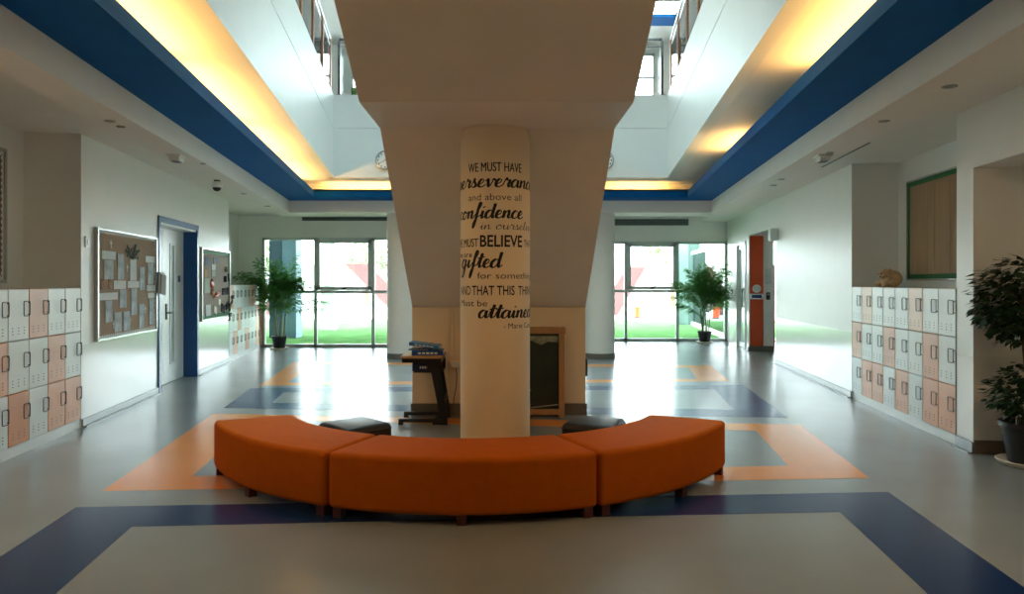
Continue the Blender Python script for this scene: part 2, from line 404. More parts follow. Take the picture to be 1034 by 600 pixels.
b.box(X0, X1, 20, 20.25, 4.85, 5.6); b.box(X0, X1, 20, 20.25, 7.75, 9.2)
for i in range(9):
    xx = X0+(X1-X0)*i/8; b.box(xx-.35, xx+.35, 20, 20.25, 5.6, 7.75)
struct(b.build('wall_upper_far', M_wall))
for i in range(8):
    xa = X0+(X1-X0)*i/8+.35; xb = X0+(X1-X0)*(i+1)/8-.35
    b = MB().use(M_alu)
    for xx in (xa, (xa+xb)/2, xb): b.box(xx-.03, xx+.03, 20.05, 20.15, 5.6, 7.75)
    for zz in (5.63, 6.4, 7.1, 7.72): b.box(xa, xb, 20.05, 20.15, zz-.03, zz+.03)
    b.use(M_glass).box(xa, xb, 20.09, 20.1, 5.6, 7.75)
    struct(b.build('window_%d' % (i+10)))
b = MB()
for s in 'LR': strip(b, FA[s]+.25, 6.5, -8, 20.3, 8.0, 8.2, s)
b.prism([(lx(FA['L']+.25, 14), 14), (rx(FA['R']+.25, 14), 14), (rx(FA['R']+.25, 20.3), 20.3), (lx(FA['L']+.25, 20.3), 20.3)], 8.0, 8.2)
b.prism([(lx(FA['L']+.25, -8), -8), (rx(FA['R']+.25, -8), -8), (rx(FA['R']+.25, 6.0), 6.0), (lx(FA['L']+.25, 6.0), 6.0)], 8.0, 8.2)
struct(b.build('ceiling_upper', M_ceil))
b = MB(); b.box(3.2, 4.45, 17.65, 18.3, 7.9, 8.0); struct(b.build('trim_4', M_blue))
# roof light over the void
b = MB()
for yy in (3, 5.2, 7.4, 9.6, 11.8, 14): b.box(lx(1.6, yy), rx(1.5, yy), yy-.05, yy+.05, 8.2, 8.35)
struct(b.build('trim_5', M_alu))
b = MB(); b.prism([(lx(FA['L']+.3, 2.9), 2.9), (rx(FA['R']+.3, 2.9), 2.9), (rx(FA['R']+.3, 14.1), 14.1), (lx(FA['L']+.3, 14.1), 14.1)], 8.21, 8.23)
struct(b.build('window_4', M_sky))

# ---- far glazing
def glazing(name, Y, xs, sash, x_end0, x_end1):
    zt, zr = 2.53, 1.275
    b = MB()
    for x in xs: b.box(x-.035, x+.035, Y, Y+.1, 0, zt)
    b.box(x_end0, x_end1, Y, Y+.1, 0, .07); b.box(x_end0, x_end1, Y, Y+.1, zt-.06, zt); b.box(x_end0, x_end1, Y+.005, Y+.095, zr-.035, zr+.035)
    o = struct(b.build(name, M_alu))
    g = MB().box(x_end0, x_end1, Y+.045, Y+.055, .05, zt-.03); g.build('glass_pane', M_glass, o)
    sb = MB(); xa, xb = sash
    sb.box(xa, xa+.08, Y-.03, Y+.08, zr+.04, zt-.05); sb.box(xb-.08, xb, Y-.03, Y+.08, zr+.04, zt-.05)
    sb.box(xa, xb, Y-.03, Y+.08, zr+.04, zr+.12); sb.box(xa, xb, Y-.03, Y+.08, zt-.13, zt-.05)
    so = sb.build('sash', M_alu, o)
    h = MB(); xm = (xa+xb)/2; h.box(xm-.05, xm+.05, Y-.05, Y-.03, zr+.06, zr+.09, .004); h.tube([(xm, Y-.05, zr+.075), (xm+.02, Y-.075, zr+.1), (xm+.09, Y-.08, zr+.13)], .012)
    h.build('handle', M_dgrey, so, smooth=40)
    return o
glazing('window_1', YGL, [-5.53, -4.33, -3.0, -1.75, -1.04], (-4.30, -3.03), -5.56, -1.0)
glazing('window_2', YGR, [-.71, .6, 1.9, 3.12, 4.43, 5.66], (3.16, 4.39), -.74, 5.69)
# dark air slots on the wall above the glazing
for nm, x0, x1, Y, z0, z1, lb in (('air_grille', -4.63, -1.1, YGL, 2.915, 3.0, 'long grey air slot above the left glazed wall'), ('air_grille', 1.2, 4.7, YGR, 2.94, 3.1, 'long grey air slot above the right glazed wall')):
    g = thing(nm, lb, 'air grille', (x0, Y, z0))
    MB().box(0, x1-x0, -.03, 0, 0, z1-z0).build('frame', M_grille, g)
    bb = MB()
    for k in range(3): zz = (z1-z0)*(k+.7)/3.6; bb.box(.03, x1-x0-.03, -.04, -.03, zz, zz+.008)
    bb.build('slats', M_dgrey, g)
# white glazed door in the right wall
d = MB(MR); ya, yb = -17.27/CK, -16.2/CK
d.box(ya, ya+.07, -.02, .12, 0, 2.42); d.box(yb-.07, yb, -.02, .12, 0, 2.42); d.box(ya, yb, -.02, .12, 2.35, 2.42)
d.box(ya+.07, ya+.17, .02, .08, .01, 2.35); d.box(yb-.17, yb-.07, .02, .08, .01, 2.35); d.box(ya+.07, yb-.07, .02, .08, .01, .12); d.box(ya+.07, yb-.07, .02, .08, 2.25, 2.35)
do = struct(d.build('door_2', M_white)); g = MB(MR).box(ya+.16, yb-.16, .045, .055, .11, 2.26); g.build('glass_pane', mat('frosted_white_glass', '#d5e4e4', .15, 0, .02, 4), do)
g = MB(MR).tube([(yb-.12, -.0, .95), (yb-.12, -.06, .95), (yb-.12, -.06, 1.35), (yb-.12, 0, 1.35)], .014); g.build('handle', M_dgrey, do, smooth=50)
# corridor end glazing
d = MB(); xa, xb = rx(AR+.6, YGR), rx(AR+2.4, YGR)
for x in (xa, (xa+xb)/2, xb): d.box(x-.04, x+.04, YGR, YGR+.1, 0, 2.53)
d.box(xa, xb, YGR, YGR+.1, 0, .08); d.box(xa, xb, YGR, YGR+.1, 1.2, 1.27)
do = struct(d.build('window_3', M_alu)); MB().box(xa, xb, YGR+.045, YGR+.055, .05, 2.53).build('glass_pane', M_glass, do)

# ---- blue framed door, left wall
LL = lambda Y: Y/CK
d = MB(ML); s0, s1 = LL(DY0), LL(DY1)
for a, c in ((s0-.05, s0+.03), (s1-.03, s1+.05)): d.box(a, c, -.02, .0, 0, DZ+.05)
d.box(s0-.05, s1+.05, -.02, 0, DZ-.03, DZ+.05)
d.box(s0, s0+.03, 0, .24, 0, DZ); d.box(s1-.03, s1, 0, .24, 0, DZ); d.box(s0, s1, 0, .24, DZ-.03, DZ)
do = struct(d.build('door_1', M_doorblue))
d = MB(ML).box(s0+.03, s1-.03, .0, .2, DZ-.06, DZ-.03); d.build('head_strip', M_white, do)
lw = 1.0
lf = MB(ML).use(M_white); x1_ = s1-.035; x0_ = x1_-lw
lf.box(x0_, x1_, .19, .235, .008, DZ-.06, .003)
lf.use(M_alu); vx0, vx1 = x0_+.36, x0_+.52
for q in ((vx0-.03, vx0, .3, 2.05), (vx1, vx1+.03, .3, 2.05), (vx0-.03, vx1+.03, .27, .3), (vx0-.03, vx1+.03, 2.05, 2.08)): lf.box(q[0], q[1], .18, .2, q[2], q[3])
lf.use(mat('frosted_glass', '#b9c6be', .12)); lf.box(vx0, vx1, .187, .2, .3, 2.05)
leaf = lf.build('door_leaf', None, do)
h = MB(ML); hx = x0_+.16
h.box(hx-.025, hx+.025, .175, .19, .95, 1.18, .004); h.tube([(hx, .18, 1.05), (hx, .13, 1.05), (hx+.13, .125, 1.05)], .012)
h.build('handle', M_dgrey, leaf, smooth=50)
h = MB(ML).box(hx+.55, hx+.65, .183, .19, 1.5, 1.6); h.build('sign_plate', M_steel, leaf)
lf = MB(ML).box(s0+.035, x0_-.006, .19, .235, .008, DZ-.06, .003); lf.build('side_leaf', M_white, do)

# ---- straight stair rising towards the camera, and the closed box beneath it
SX0, SX1 = -1.03, .935
soff = [(8.28, 1.235), (6.14, 2.79), (5.25, 2.79), (1.86, 4.64)]
prof = soff + [(1.1, 4.64), (1.1, 4.85)]
n = 11
for i in range(n):
    dz = (4.85-3.2)/n; dy = (5.0-2.2)/n
    prof += [(2.2+dy*i, 4.85-dz*i), (2.2+dy*i, 4.85-dz*(i+1))]
n = 18
for i in range(n):
    dz = 3.2/n; dy = (10.4-6.0)/n
    prof += [(6.0+dy*i, 3.2-dz*i), (6.0+dy*i, 3.2-dz*(i+1))]
prof += [(9.97, 0)]
st = thing('staircase', 'beige stair with plain soffit rising over the lobby behind the lettered column', 'staircase', (0, 0, 0))
MB().extrude_x(prof, SX0, SX1).build('flight', M_stair, st)
b = MB().extrude_x([(8.285, 0), (9.94, 0), (8.285, 1.215)], SX0+.003, SX1-.003)
struct(b.build('wall_understair', M_under))
b = MB().box(SX0-.012, SX1+.012, 8.262, 8.282, 0, .13); b.box(SX1, SX1+.012, 8.27, 9.5, 0, .11); b.box(SX0-.012, SX0, 8.27, 9.5, 0, .11)
struct(b.build('baseboard_understair', M_skirtb))

# ---- round columns
CX, CY, CR = -.068, 6.30, .298
col = thing('round_column', 'cream round column lettered with a black quotation behind the orange bench', 'column', (CX, CY, 0))
b = MB().lathe([(CR, 0), (CR, 1.6), (CR, 2.788)], seg=96)
for v in b.bm.verts:                          # the top is scribed to the sloping soffit
    if v.co.z > 2: v.co.z = min(2.788, 2.788-max(0, v.co.y+CY-6.14)*.7266)
b.build('shaft', M_colm, col, smooth=40)
for x, lb in ((-1.99, 'white round column left of the understair wall, near the left glazing'), (1.90, 'white round column right of the understair wall, near the right glazing')):
    c = thing('round_column', lb, 'column', (x, 14.5, 0), group='white columns under the far beam')
    MB().lathe([(.305, 0), (.305, 2.85)], seg=64).build('shaft', M_whitecol, c, smooth=40)
    MB().lathe([(.315, 0), (.315, .11)], seg=64).build('skirting', M_skirtb, c, smooth=40)

# ---- lettering on the column: hand-drawn brush strokes and plain capitals wrapped round the shaft
GL = {
 'a': (1.05, [[(.75,.85),(.45,1),(.1,.6),(.12,.1),(.4,0),(.7,.5),(.8,.95),(.75,.4),(.85,.02),(1.15,.3)]]),
 'c': (.82, [[(.72,.78),(.5,1),(.15,.65),(.12,.15),(.45,0),(.87,.3)]]),
 'd': (1.12, [[(.75,.85),(.45,1),(.1,.6),(.12,.1),(.4,0),(.7,.5),(.95,1.9),(.8,.5),(.9,.02),(1.2,.3)]]),
 'e': (.82, [[(.02,.3),(.45,.5),(.62,.82),(.4,1),(.14,.6),(.18,.1),(.5,0),(.87,.3)]]),
 'f': (.78, [[(-.05,.2),(.4,.9),(.78,1.8),(.62,2.05),(.45,1.4),(.3,0),(.12,-1.0),(-.05,-1.25),(-.02,-.6),(.35,.1),(.83,.35)]]),
 'g': (1.08, [[(.75,.85),(.45,1),(.1,.6),(.12,.1),(.4,0),(.7,.5),(.8,.95),(.65,-.4),(.3,-1.2),(0,-.9),(.4,-.2),(1.15,.35)]]),
 'i': (.58, [[(0,.3),(.25,.95),(.2,.3),(.3,0),(.63,.3)], [(.3,1.5),(.36,1.38)]]),
 'l': (.62, [[(0,.3),(.45,1.4),(.48,1.95),(.3,1.5),(.2,.4),(.35,0),(.68,.3)]]),
 'n': (1.02, [[(0,.6),(.15,.95),(.12,0),(.3,.7),(.6,1),(.7,.7),(.65,.15),(.85,.02),(1.08,.3)]]),
 'o': (.98, [[(.45,1),(.1,.6),(.12,.1),(.45,0),(.75,.4),(.65,.9),(.4,.98),(.7,.8),(1.05,.8)]]),
 'p': (.95, [[(0,.4),(.25,1),(.1,-.3),(-.05,-1.1)], [(.15,.6),(.5,1),(.75,.6),(.55,.05),(.25,.1),(.6,.02),(1.0,.3)]]),
 'r': (.82, [[(0,.3),(.2,1),(.28,1.15),(.4,.9),(.65,.9),(.55,.3),(.65,0),(.88,.3)]]),
 's': (.8, [[(0,.1),(.4,1.15),(.38,.8),(.6,.3),(.35,0),(.1,.15)], [(.35,0),(.6,.05),(.86,.3)]]),
 't': (.66, [[(0,.3),(.45,1.75),(.28,.5),(.38,.02),(.72,.3)], [(0,1.12),(.35,1.2),(.75,1.3)]]),
 'u': (1.02, [[(0,.6),(.15,.95),(.12,.2),(.35,0),(.65,.5),(.75,.95),(.68,.3),(.8,0),(1.08,.3)]]),
 'v': (.92, [[(0,.7),(.2,1),(.3,.3),(.4,0),(.65,.6),(.7,1),(.98,.82)]]),
 ' ': (.7, []),
}
def catmull(p, n=7):
    q = [p[0]]+list(p)+[p[-1]]; out = []
    for i in range(1, len(q)-2):
        a, b_, c_, d_ = q[i-1], q[i], q[i+1], q[i+2]
        for k in range(n):
            t = k/n
            out.append(tuple(.5*(2*b_[j]+(c_[j]-a[j])*t+(2*a[j]-5*b_[j]+4*c_[j]-d_[j])*t*t+(3*b_[j]-a[j]-3*c_[j]+d_[j])*t**3) for j in (0, 1)))
    out.append(p[-1]); return out
def wrap(u, z, off=.0015):
    t = u/CR; return (CR*math.sin(t)*(1+off/CR), -CR*math.cos(t)*(1+off/CR), z)
def script(word, u0, u1, z, h, thick):
    adv = sum(GL[c][0] for c in word); kx = (u1-u0)/adv; x = 0; b = MB(); sh = .28
    for c in word:
        for stq in GL[c][1]:
            pts = [(u0+kx*(x+px)+sh*h*py*.6, z+h*py) for px, py in catmull(stq)]
            L = []
            for i, p in enumerate(pts):
                q0, q1 = pts[max(0, i-1)], pts[min(len(pts)-1, i+1)]
                dx, dy = q1[0]-q0[0], q1[1]-q0[1]; l = math.hypot(dx, dy) or 1
                wd = thick*(.35+.65*max(0, -dy/l))/2
                nx, ny = -dy/l, dx/l
                L.append((b._v(wrap(p[0]+nx*wd, p[1]+ny*wd)), b._v(wrap(p[0]-nx*wd, p[1]-ny*wd))))
            for (a, a2), (e, e2) in zip(L, L[1:]): b._f([a, a2, e2, e])
        x += GL[c][0]
    return b.build('lettering', M_letter, col)
def plain(text, u0, u1, z0, h, m, bold=0, shear=0):
    cu = bpy.data.curves.new('t', 'FONT'); cu.body = text; cu.size = 1; cu.offset = 0 if 'M' in text else bold; cu.shear = shear; cu.resolution_u = 3
    o = bpy.data.objects.new('t', cu); C.objects.link(o); bpy.context.view_layer.update()
    me = bpy.data.meshes.new_from_object(o.evaluated_get(bpy.context.evaluated_depsgraph_get()))
    bpy.data.objects.remove(o)
    xs = [v.co.x for v in me.vertices]; ys = [v.co.y for v in me.vertices]
    xa, xb = min(xs), max(xs); cap = .73 if text.upper() == text else .73
    bm = bmesh.new(); bm.from_mesh(me); bmesh.ops.triangulate(bm, faces=bm.faces[:])
    # cut into slim columns so the letters follow the curve
    for k in range(1, 60):
        xx = xa+(xb-xa)*k/60
        bmesh.ops.bisect_plane(bm, geom=bm.verts[:]+bm.edges[:]+bm.faces[:], plane_co=(xx, 0, 0), plane_no=(1, 0, 0))
    if 'M' in text and bold > 0:              # thicken by overlaying copies shifted sideways
        src = bm.verts[:]+bm.edges[:]+bm.faces[:]
        for dx in (-bold*1.6, bold*1.6):
            r = bmesh.ops.duplicate(bm, geom=src)
            for v in r['geom']:
                if isinstance(v, bmesh.types.BMVert): v.co.x += dx
    for v in bm.verts:
        v.co = Vector(wrap(u0+(v.co.x-xa)/(xb-xa)*(u1-u0), z0+v.co.y/cap*h))
    bm.to_mesh(me); bm.free(); me.name = 'lettering'; me.materials.clear(); me.materials.append(m)
    for p in me.polygons: p.material_index = 0
    o = bpy.data.objects.new('lettering', me); C.objects.link(o); o.parent = col; return o
def zy(py): return 1.5-(py-285)/740*6.01
def ut(deg): return CR*math.radians(deg)
plain('WE MUST HAVE', ut(-47), ut(47), zy(173), .078, M_letter, .012)
script('perseverance', ut(-84), ut(86), zy(188.5), .062, .026)
plain('and above all', ut(-47), ut(47), zy(202), .056, M_lettert, -.004)
script('confidence', ut(-76), ut(50), zy(220), .062, .026)
script('in ourselves', ut(-24), ut(86), zy(231.5), .036, .009)
plain('WE MUST', ut(-85), ut(-27), zy(249), .072, M_letter, .008)
plain('BELIEVE', ut(-24), ut(49), zy(249), .098, M_letter, .02)
plain('THAT', ut(54), ut(82), zy(248.5), .06, M_letter, .005)
plain('we are', ut(-84), ut(-39), zy(259.5), .05, M_lettert, -.004)
script('gifted', ut(-68), ut(10), zy(270), .066, .027)
plain('for something', ut(-29), ut(84), zy(281.5), .054, M_lettert, -.004)
plain('AND', ut(-72), ut(-42), zy(298), .078, M_letter, .004)
plain('THAT THIS', ut(-39), ut(33), zy(298), .08, M_letter, .012)
plain('THING', ut(40), ut(86), zy(298), .078, M_letter, .004)
plain('Must be', ut(-72), ut(-12), zy(309.5), .054, M_lettert, -.004)
script('attained', ut(-27), ut(82), zy(321), .062, .026)
plain('- Marie Curie', ut(14), ut(82), zy(332), .046, M_lettert, -.004)

# ================================================================== COVE LAMPS (hidden behind the blue upstand) and recessed lamps
TILT = math.radians(48)
def cove(side, Ya, Yb, pw=1.0):
    X = lx if side == 'L' else rx
    a = (BI[side]+ST[side])/2-.05; Ym = (Ya+Yb)/2
    o = area('cove_lamp', (X(a, Ym), Ym, ZB+.09), (0, 0, 0), .1, (Yb-Ya)/CK, COVE_W*(Yb-Ya)*pw, COVE_COL)
    sg = 1 if side == 'R' else -1
    ay = Vector((sg*K, 1, 0)).normalized(); inn = Vector((-sg*ay.y, sg*ay.x, 0)); az = -(inn*math.sin(TILT)+Vector((0, 0, math.cos(TILT))))
    ax = ay.cross(az); o.rotation_euler = Matrix((ax, ay, az)).transposed().to_euler()
for q in ((1.2, 3.6), (3.8, 6.1), (6.3, 8.6), (8.8, 11.1), (11.3, 13.5)): cove('L', *q)
for q in ((1.2, 3.7), (3.9, 6.35), (9.2, 10.5)): cove('R', *q)
for xa, xb in ((-3.4, -1.3), (2.0, 3.1)): area('cove_lamp', ((xa+xb)/2, (Y1L+Y1B)/2, ZB+.09), (PI-TILT, 0, 0), xb-xa, .1, COVE_W*(xb-xa), COVE_COL)

# recessed downlights on the low soffit
def soffit_pt(px, py): Y = 999/(285-py); return ((px-508)/740*Y, Y, ZS)
def downlight(px, py, lb, lit=False, r=.06):
    x, Y, z = soffit_pt(px, py); r *= .75
    t = thing('downlight', lb, 'downlight', (x, Y, z), group='recessed downlights in the soffit')
    MB().lathe([(r*.8, -.004), (r, -.006), (r, 0), (r*.8, 0)], seg=24, cap=False).build('rim', M_steel, t, smooth=40)
    MB().lathe([(r*.8, -.002), (r*.4, -.0015)], seg=24).build('lens', mat('downlight_lens', '#8d8a84', .4), t)
downlight(111, 122, 'small round downlight in left soffit nearest the camera')
downlight(122, 127.5, 'small round downlight just behind the nearest one, left soffit', r=.05)
downlight(205, 165, 'small downlight beside the box light on left soffit', r=.04)
downlight(246, 195.6, 'small round downlight in left soffit beyond the dome camera')
downlight(270, 208, 'farthest round downlight in left soffit', r=.07)
downlight(959, 87, 'oval downlight in right soffit nearest the camera', r=.065)
downlight(893, 122, 'round downlight in right soffit beside the dark ceiling slot')
downlight(838, 154, 'small downlight next to the white box on right soffit', r=.05)
downlight(789, 181, 'round downlight in right soffit beyond the white box', r=.06)
downlight(781, 187, 'farthest round downlight in right soffit', r=.06)
def box_light(px, py, lb):
    x, Y, z = soffit_pt(px, py)
    t = thing('emergency_light', lb, 'emergency light', (x, Y, z), RZL if px < 500 else RZR, 'ceiling box lights')
    b = MB(); b.prism([(-.1, -.07), (.1, -.07), (.1, .07), (-.1, .07)], -.02, 0); b.box(-.085, .085, -.055, .055, -.065, -.02, .008); b.build('housing', M_white, t)
    MB().box(-.06, .06, -.04, .04, -.072, -.064, .004).build('diffuser', M_grille, t)
box_light(178, 157, 'small white box light under the left soffit'); box_light(831, 157, 'small white box light under the right soffit')
x, Y, z = soffit_pt(219, 182)
t = thing('dome_camera', 'white dome camera hanging under the left soffit', 'security camera', (x, Y, z))
MB().lathe([(.05, 0), (.05, -.012), (.04, -.02)], seg=24).build('mount', M_dgrey, t, smooth=40)
MB().lathe([(.03, -.012), (.03, -.04), (.085, -.05), (.09, -.11), (.075, -.125)], seg=28).build('housing', M_white, t, smooth=40)
MB().lathe([(.07, -.12), (.062, -.15), (.04, -.175), (.012, -.185)], seg=28).build('lens_dome', M_black, t, smooth=60)
t.scale = (.8, .8, .8)

# added unseen downlights for warm fill, before the first ones in view
for sd, Y, pw in (('L', 3.8, 2.6), ('R', 3.8, 3.2), ('L', 1.4, .3), ('R', 1.4, .3)):
    x = (lx if sd == 'L' else rx)(2.45, Y)
    t = thing('downlight', 'round warm fill downlight added out of view in the near soffit', 'downlight', (x, Y, ZS), group='added fill downlights')
    MB().lathe([(.11, -.012), (.13, -.012), (.13, 0), (.11, 0)], seg=24, cap=False).build('rim', M_steel, t, smooth=40)
    area('fill_lamp', (x, Y, ZS-.015), (0, 0, 0), .18, .18, FILL_W*pw, FILL_COL)

# ================================================================== CURVED BENCH
BX, BY, RO, RI = -.262, 6.73, 2.235, 1.62
def bench(a0, a1, label):
    t = thing('curved_bench', label, 'bench', (BX, BY, 0), group='orange curved bench segments')
    g = .006
    def ring(r, n=28): return [(r*math.sin(a0+(a1-a0)*i/n), -r*math.cos(a0+(a1-a0)*i/n)) for i in range(n+1)]
    bm = MB(); pts = ring(RO)+ring(RI)[::-1]
    n_ = len(pts); z0, z1 = .06, .418
    A = [bm._v((p[0], p[1], z0)) for p in pts]; B = [bm._v((p[0], p[1], z1)) for p in pts]
    # top and bottom as quad strips so they can dome a little
    h = n_//2
    for lo, zz in ((A, 0), (B, 1)):
        for i in range(h-1): bm._f([lo[i], lo[i+1], lo[n_-2-i], lo[n_-1-i]])
    for i in range(n_): bm._f([A[i], A[(i+1) % n_], B[(i+1) % n_], B[i]])
    bmesh.ops.recalc_face_normals(bm.bm, faces=bm.bm.faces)
    es = [e for e in bm.bm.edges if len(e.link_faces) == 2 and e.calc_face_angle(0) > .6]
    bmesh.ops.bevel(bm.bm, geom=es, offset=.038, segments=5, profile=.55, affect='EDGES')
    up = bm.build('upholstery', M_orange, t, smooth=60)
    # piping seam round the top
    def inset(r, aa): return (r*math.sin(aa), -r*math.cos(aa), z1-.012)
    loop = [(RO*math.sin(a)*.9985, -RO*math.cos(a)*.9985, z1-.048) for a in [a0+.022+(a1-a0-.044)*i/28 for i in range(29)]]
    MB().tube(loop, .0045, 6).build('piping', M_orange, t, smooth=60)
    for r in (RO-.045, RI+.05):
        for k in (.035, .5, .965):
            aa = a0+(a1-a0)*k; lx_, ly_ = r*math.sin(aa), -r*math.cos(aa)
            m = MB(Matrix.Translation((lx_, ly_, 0)) @ Matrix.Rotation(aa, 4, 'Z'))
            m.prism([(-.03, -.03), (.03, -.03), (.03, .03), (-.03, .03)], 0, .085); m.build('leg', M_legw, t)
D = math.radians
bench(D(-64), D(-22.9), 'left orange curved bench segment, nearest the cork board wall')
bench(D(-22.6), D(22.9), 'middle orange curved bench segment in front of the lettered column')
bench(D(23.2), D(64), 'right orange curved bench segment, nearest the potted ficus')

# ---- black poufs
def pouf(x, y, rz, lb):
    t = thing('pouf', lb, 'pouf', (x, y, 0), rz, 'black leather poufs')
    m = MB().box(-.22, .22, -.22, .22, .05, .385, .045, 4); m.build('cushion', M_leather, t, smooth=60)
    sq = [(-.19, -.19), (.19, -.19), (.19, .19), (-.19, .19)]
    s_ = MB().tube([(-.221, -.19, .345), (-.221, .19, .345), (-.19, .221, .345), (.19, .221, .345), (.221, .19, .345), (.221, -.19, .345), (.19, -.221, .345), (-.19, -.221, .345)], .004, 6, True); s_.build('seam', M_leather, t)
    for px, py in sq: MB().lathe([(.02, 0), (.024, .055)], (px*.9, py*.9, 0), 14).build('leg', M_black, t)
pouf(-1.18, 5.84, D(43), 'black leather pouf behind the left bench segment')
pouf(.735, 5.92, D(-20), 'black leather pouf behind the right bench segment')

# ================================================================== LOCKERS
LW, LH, LD = .345, .45, .5
def locker_meshes(mcol, nm):
    o = {}
    b = MB(); b.box(.002, LW-.002, .02, LD, .002, LH-.002, .004, 1); o['body'] = b
    d_ = MB().use(mcol); d_.box(.004, LW-.004, 0, .02, .004, LH-.004, .005, 2)
    d_.use(M_dgrey)
    for cx in (.07, .165, .26):
        for k in range(3): d_.quad((cx-.011, -.0006, .055+k*.026), (cx+.011, -.0006, .055+k*.026), (cx+.011, -.0006, .063+k*.026), (cx-.011, -.0006, .063+k*.026))
    o['door'] = d_
    h = MB().use(M_dgrey); cx, cz, rw, rh = LW-.066, .275, .052, .064
    pts = []
    for (sx_, sz_, a_) in ((1, 1, 0), (-1, 1, 90), (-1, -1, 180), (1, -1, 270)):
        for k in range(5):
            an = D(a_+k*22.5); pts.append((cx+sx_*(rw-.016)+.016*math.cos(an), -.014, cz+sz_*(rh-.016)+.016*math.sin(an)))
    h.tube(pts, .004, 6, True)
    for zz in (cz-rh+.012, cz+rh-.012): h.use(M_dgrey).box(cx+rw-.006, cx+rw+.002, -.014, 0, zz-.004, zz+.004)
    o['handle'] = h
    return o
LK = {}
def locker(code, loc, rz, label, group):
    colname = {'W': ('white', M_lwhite), 'P': ('peach', M_lpeach), 'S': ('pale peach', M_lpale), 'O': ('orange', M_lorange)}[code]
    if code not in LK:
        r = thing('locker', label, 'locker', loc, rz, group); ms = locker_meshes(colname[1], colname[0])
        ms['body'].build('body', colname[1], r); d_ = ms['door'].build('door', None, r); ms['handle'].build('handle', None, d_, smooth=50)
        LK[code] = r
    else:
        r = copy_tree(LK[code]); r.location = loc; r.rotation_euler = (0, 0, rz); tag(r, label, 'locker', group)
    return r
ORD = ['first', 'second', 'third', 'fourth', 'fifth', 'sixth', 'seventh', 'eighth', 'ninth']
ROWN = ['top', 'middle', 'bottom']
CN = {'W': 'white', 'P': 'peach', 'S': 'pale peach', 'O': 'orange'}
PZ = .093
def bank(side, Ystart, rows, where, group, left_to_right_from):
    n = len(rows[0])
    for r in range(3):
        z = PZ+(2-r)*LH
        for c in range(n):
            if side == 'L': p = WL(0, 0, 0); loc = ML @ Vector((LL(Ystart)+c*LW, 0, z)); rz = RZL
            else: loc = MR @ Vector((-Ystart/CK+c*LW, 0, z)); rz = RZR
            lab = '%s locker, %s row, %s column from %s, %s' % (CN[rows[r][c]], ROWN[r], ORD[left_to_right_from(c, n)], where[0], where[1])
            locker(rows[r][c], loc, rz, lab, group)
bank('R', 9.465, ['WSWWWSWW', 'PWWPWWPW', 'WPPWPWPP'], ('the far end', 'right wall'), 'lockers on the right wall', lambda c, n: c)
bank('L', 7.545-6*LW*CK, ['WWWPWW', 'WPWWPW', 'WWOWPP'], ('the corner', 'near left wall'), 'lockers on the near left wall', lambda c, n: n-1-c)
bank('L', 13.76, ['PWWWWSPW', 'WWPWWWWP', 'WPWWPWWP'], ('the board', 'far left wall by the palm'), 'lockers on the far left wall', lambda c, n: c)
def plinth(side, Ya, Yb, lb):
    b = MB(); wbox(b, side, Ya, Yb, .012, .5, 0, PZ); tag(b.build('locker_plinth', M_white), lb, 'plinth')
plinth('R', 6.724, 9.465, 'low white plinth under the right wall lockers')
plinth('L', 5.47, 7.545, 'low white plinth under the near left lockers')
plinth('L', 13.74, 16.6, 'low white plinth under the far left lockers')
b = MB(); wbox(b, 'R', 6.708, 6.723, -.004, .5, 0, PZ+3*LH); tag(b.build('end_panel', M_black), 'thin black end panel between lockers and pillar, right wall', 'panel')
b = MB(); wbox(b, 'R', 6.722, 9.465, .502, .568, 1.40, 1.443); struct(b.build('trim_6', M_white))
b = MB(); wbox(b, 'L', 5.47, 7.545, .502, .548, 1.40, 1.443); struct(b.build('trim_7', M_white))
b = MB(); wbox(b, 'L', 13.74, 16.6, .502, .548, 1.40, 1.443); struct(b.build('trim_8', M_white))

# ================================================================== BOARDS
def board(name, label, side, Yl, o, z0, z1, wdt, face_m, frame_m, fw=.035, border=None, scallop=False):
    """Yl = Y of the left end in front view; local x right, y into the wall"""
    loc = (WL if side == 'L' else WR)(Yl, o, z0); rz = RZL if side == 'L' else RZR
    t = thing(name, label, 'notice board', loc, rz); h = z1-z0
    MB().box(fw*.5, wdt-fw*.5, -.022, -.002, fw*.5, h-fw*.5).build('backing', face_m, t)
    b = MB(); b.box(0, wdt, -.04, 0, 0, fw, .004, 1); b.box(0, wdt, -.04, 0, h-fw, h, .004, 1); b.box(0, fw, -.04, 0, fw, h-fw); b.box(wdt-fw, wdt, -.04, 0, fw, h-fw)
    b.build('frame', frame_m, t)
    if border:
        bw, bm_ = border
        b = MB(); a0, a1, c0, c1 = fw, wdt-fw, fw, h-fw
        def edge(p, q, nrm):
            L = math.hypot(q[0]-p[0], q[1]-p[1]); n_ = max(4, int(L/.06)); pts = []
            for i in range(n_*4+1):
                tt = i/(n_*4); wv = bw*(1 if not scallop else .72+.28*math.cos(tt*n_*2*PI))
                x_, z_ = p[0]+(q[0]-p[0])*tt, p[1]+(q[1]-p[1])*tt
                pts.append(((x_, z_), (x_+nrm[0]*wv, z_+nrm[1]*wv)))
            for (u, v), (u2, v2) in zip(pts, pts[1:]): b.quad((u[0], -.0235, u[1]), (u2[0], -.0235, u2[1]), (v2[0], -.0235, v2[1]), (v[0], -.0235, v[1]))
        edge((a0, c0), (a1, c0), (0, 1)); edge((a0, c1), (a1, c1), (0, -1)); edge((a0, c0), (a0, c1), (1, 0)); edge((a1, c0), (a1, c1), (-1, 0))
        b.build('border', bm_, t)
    return t, loc, rz
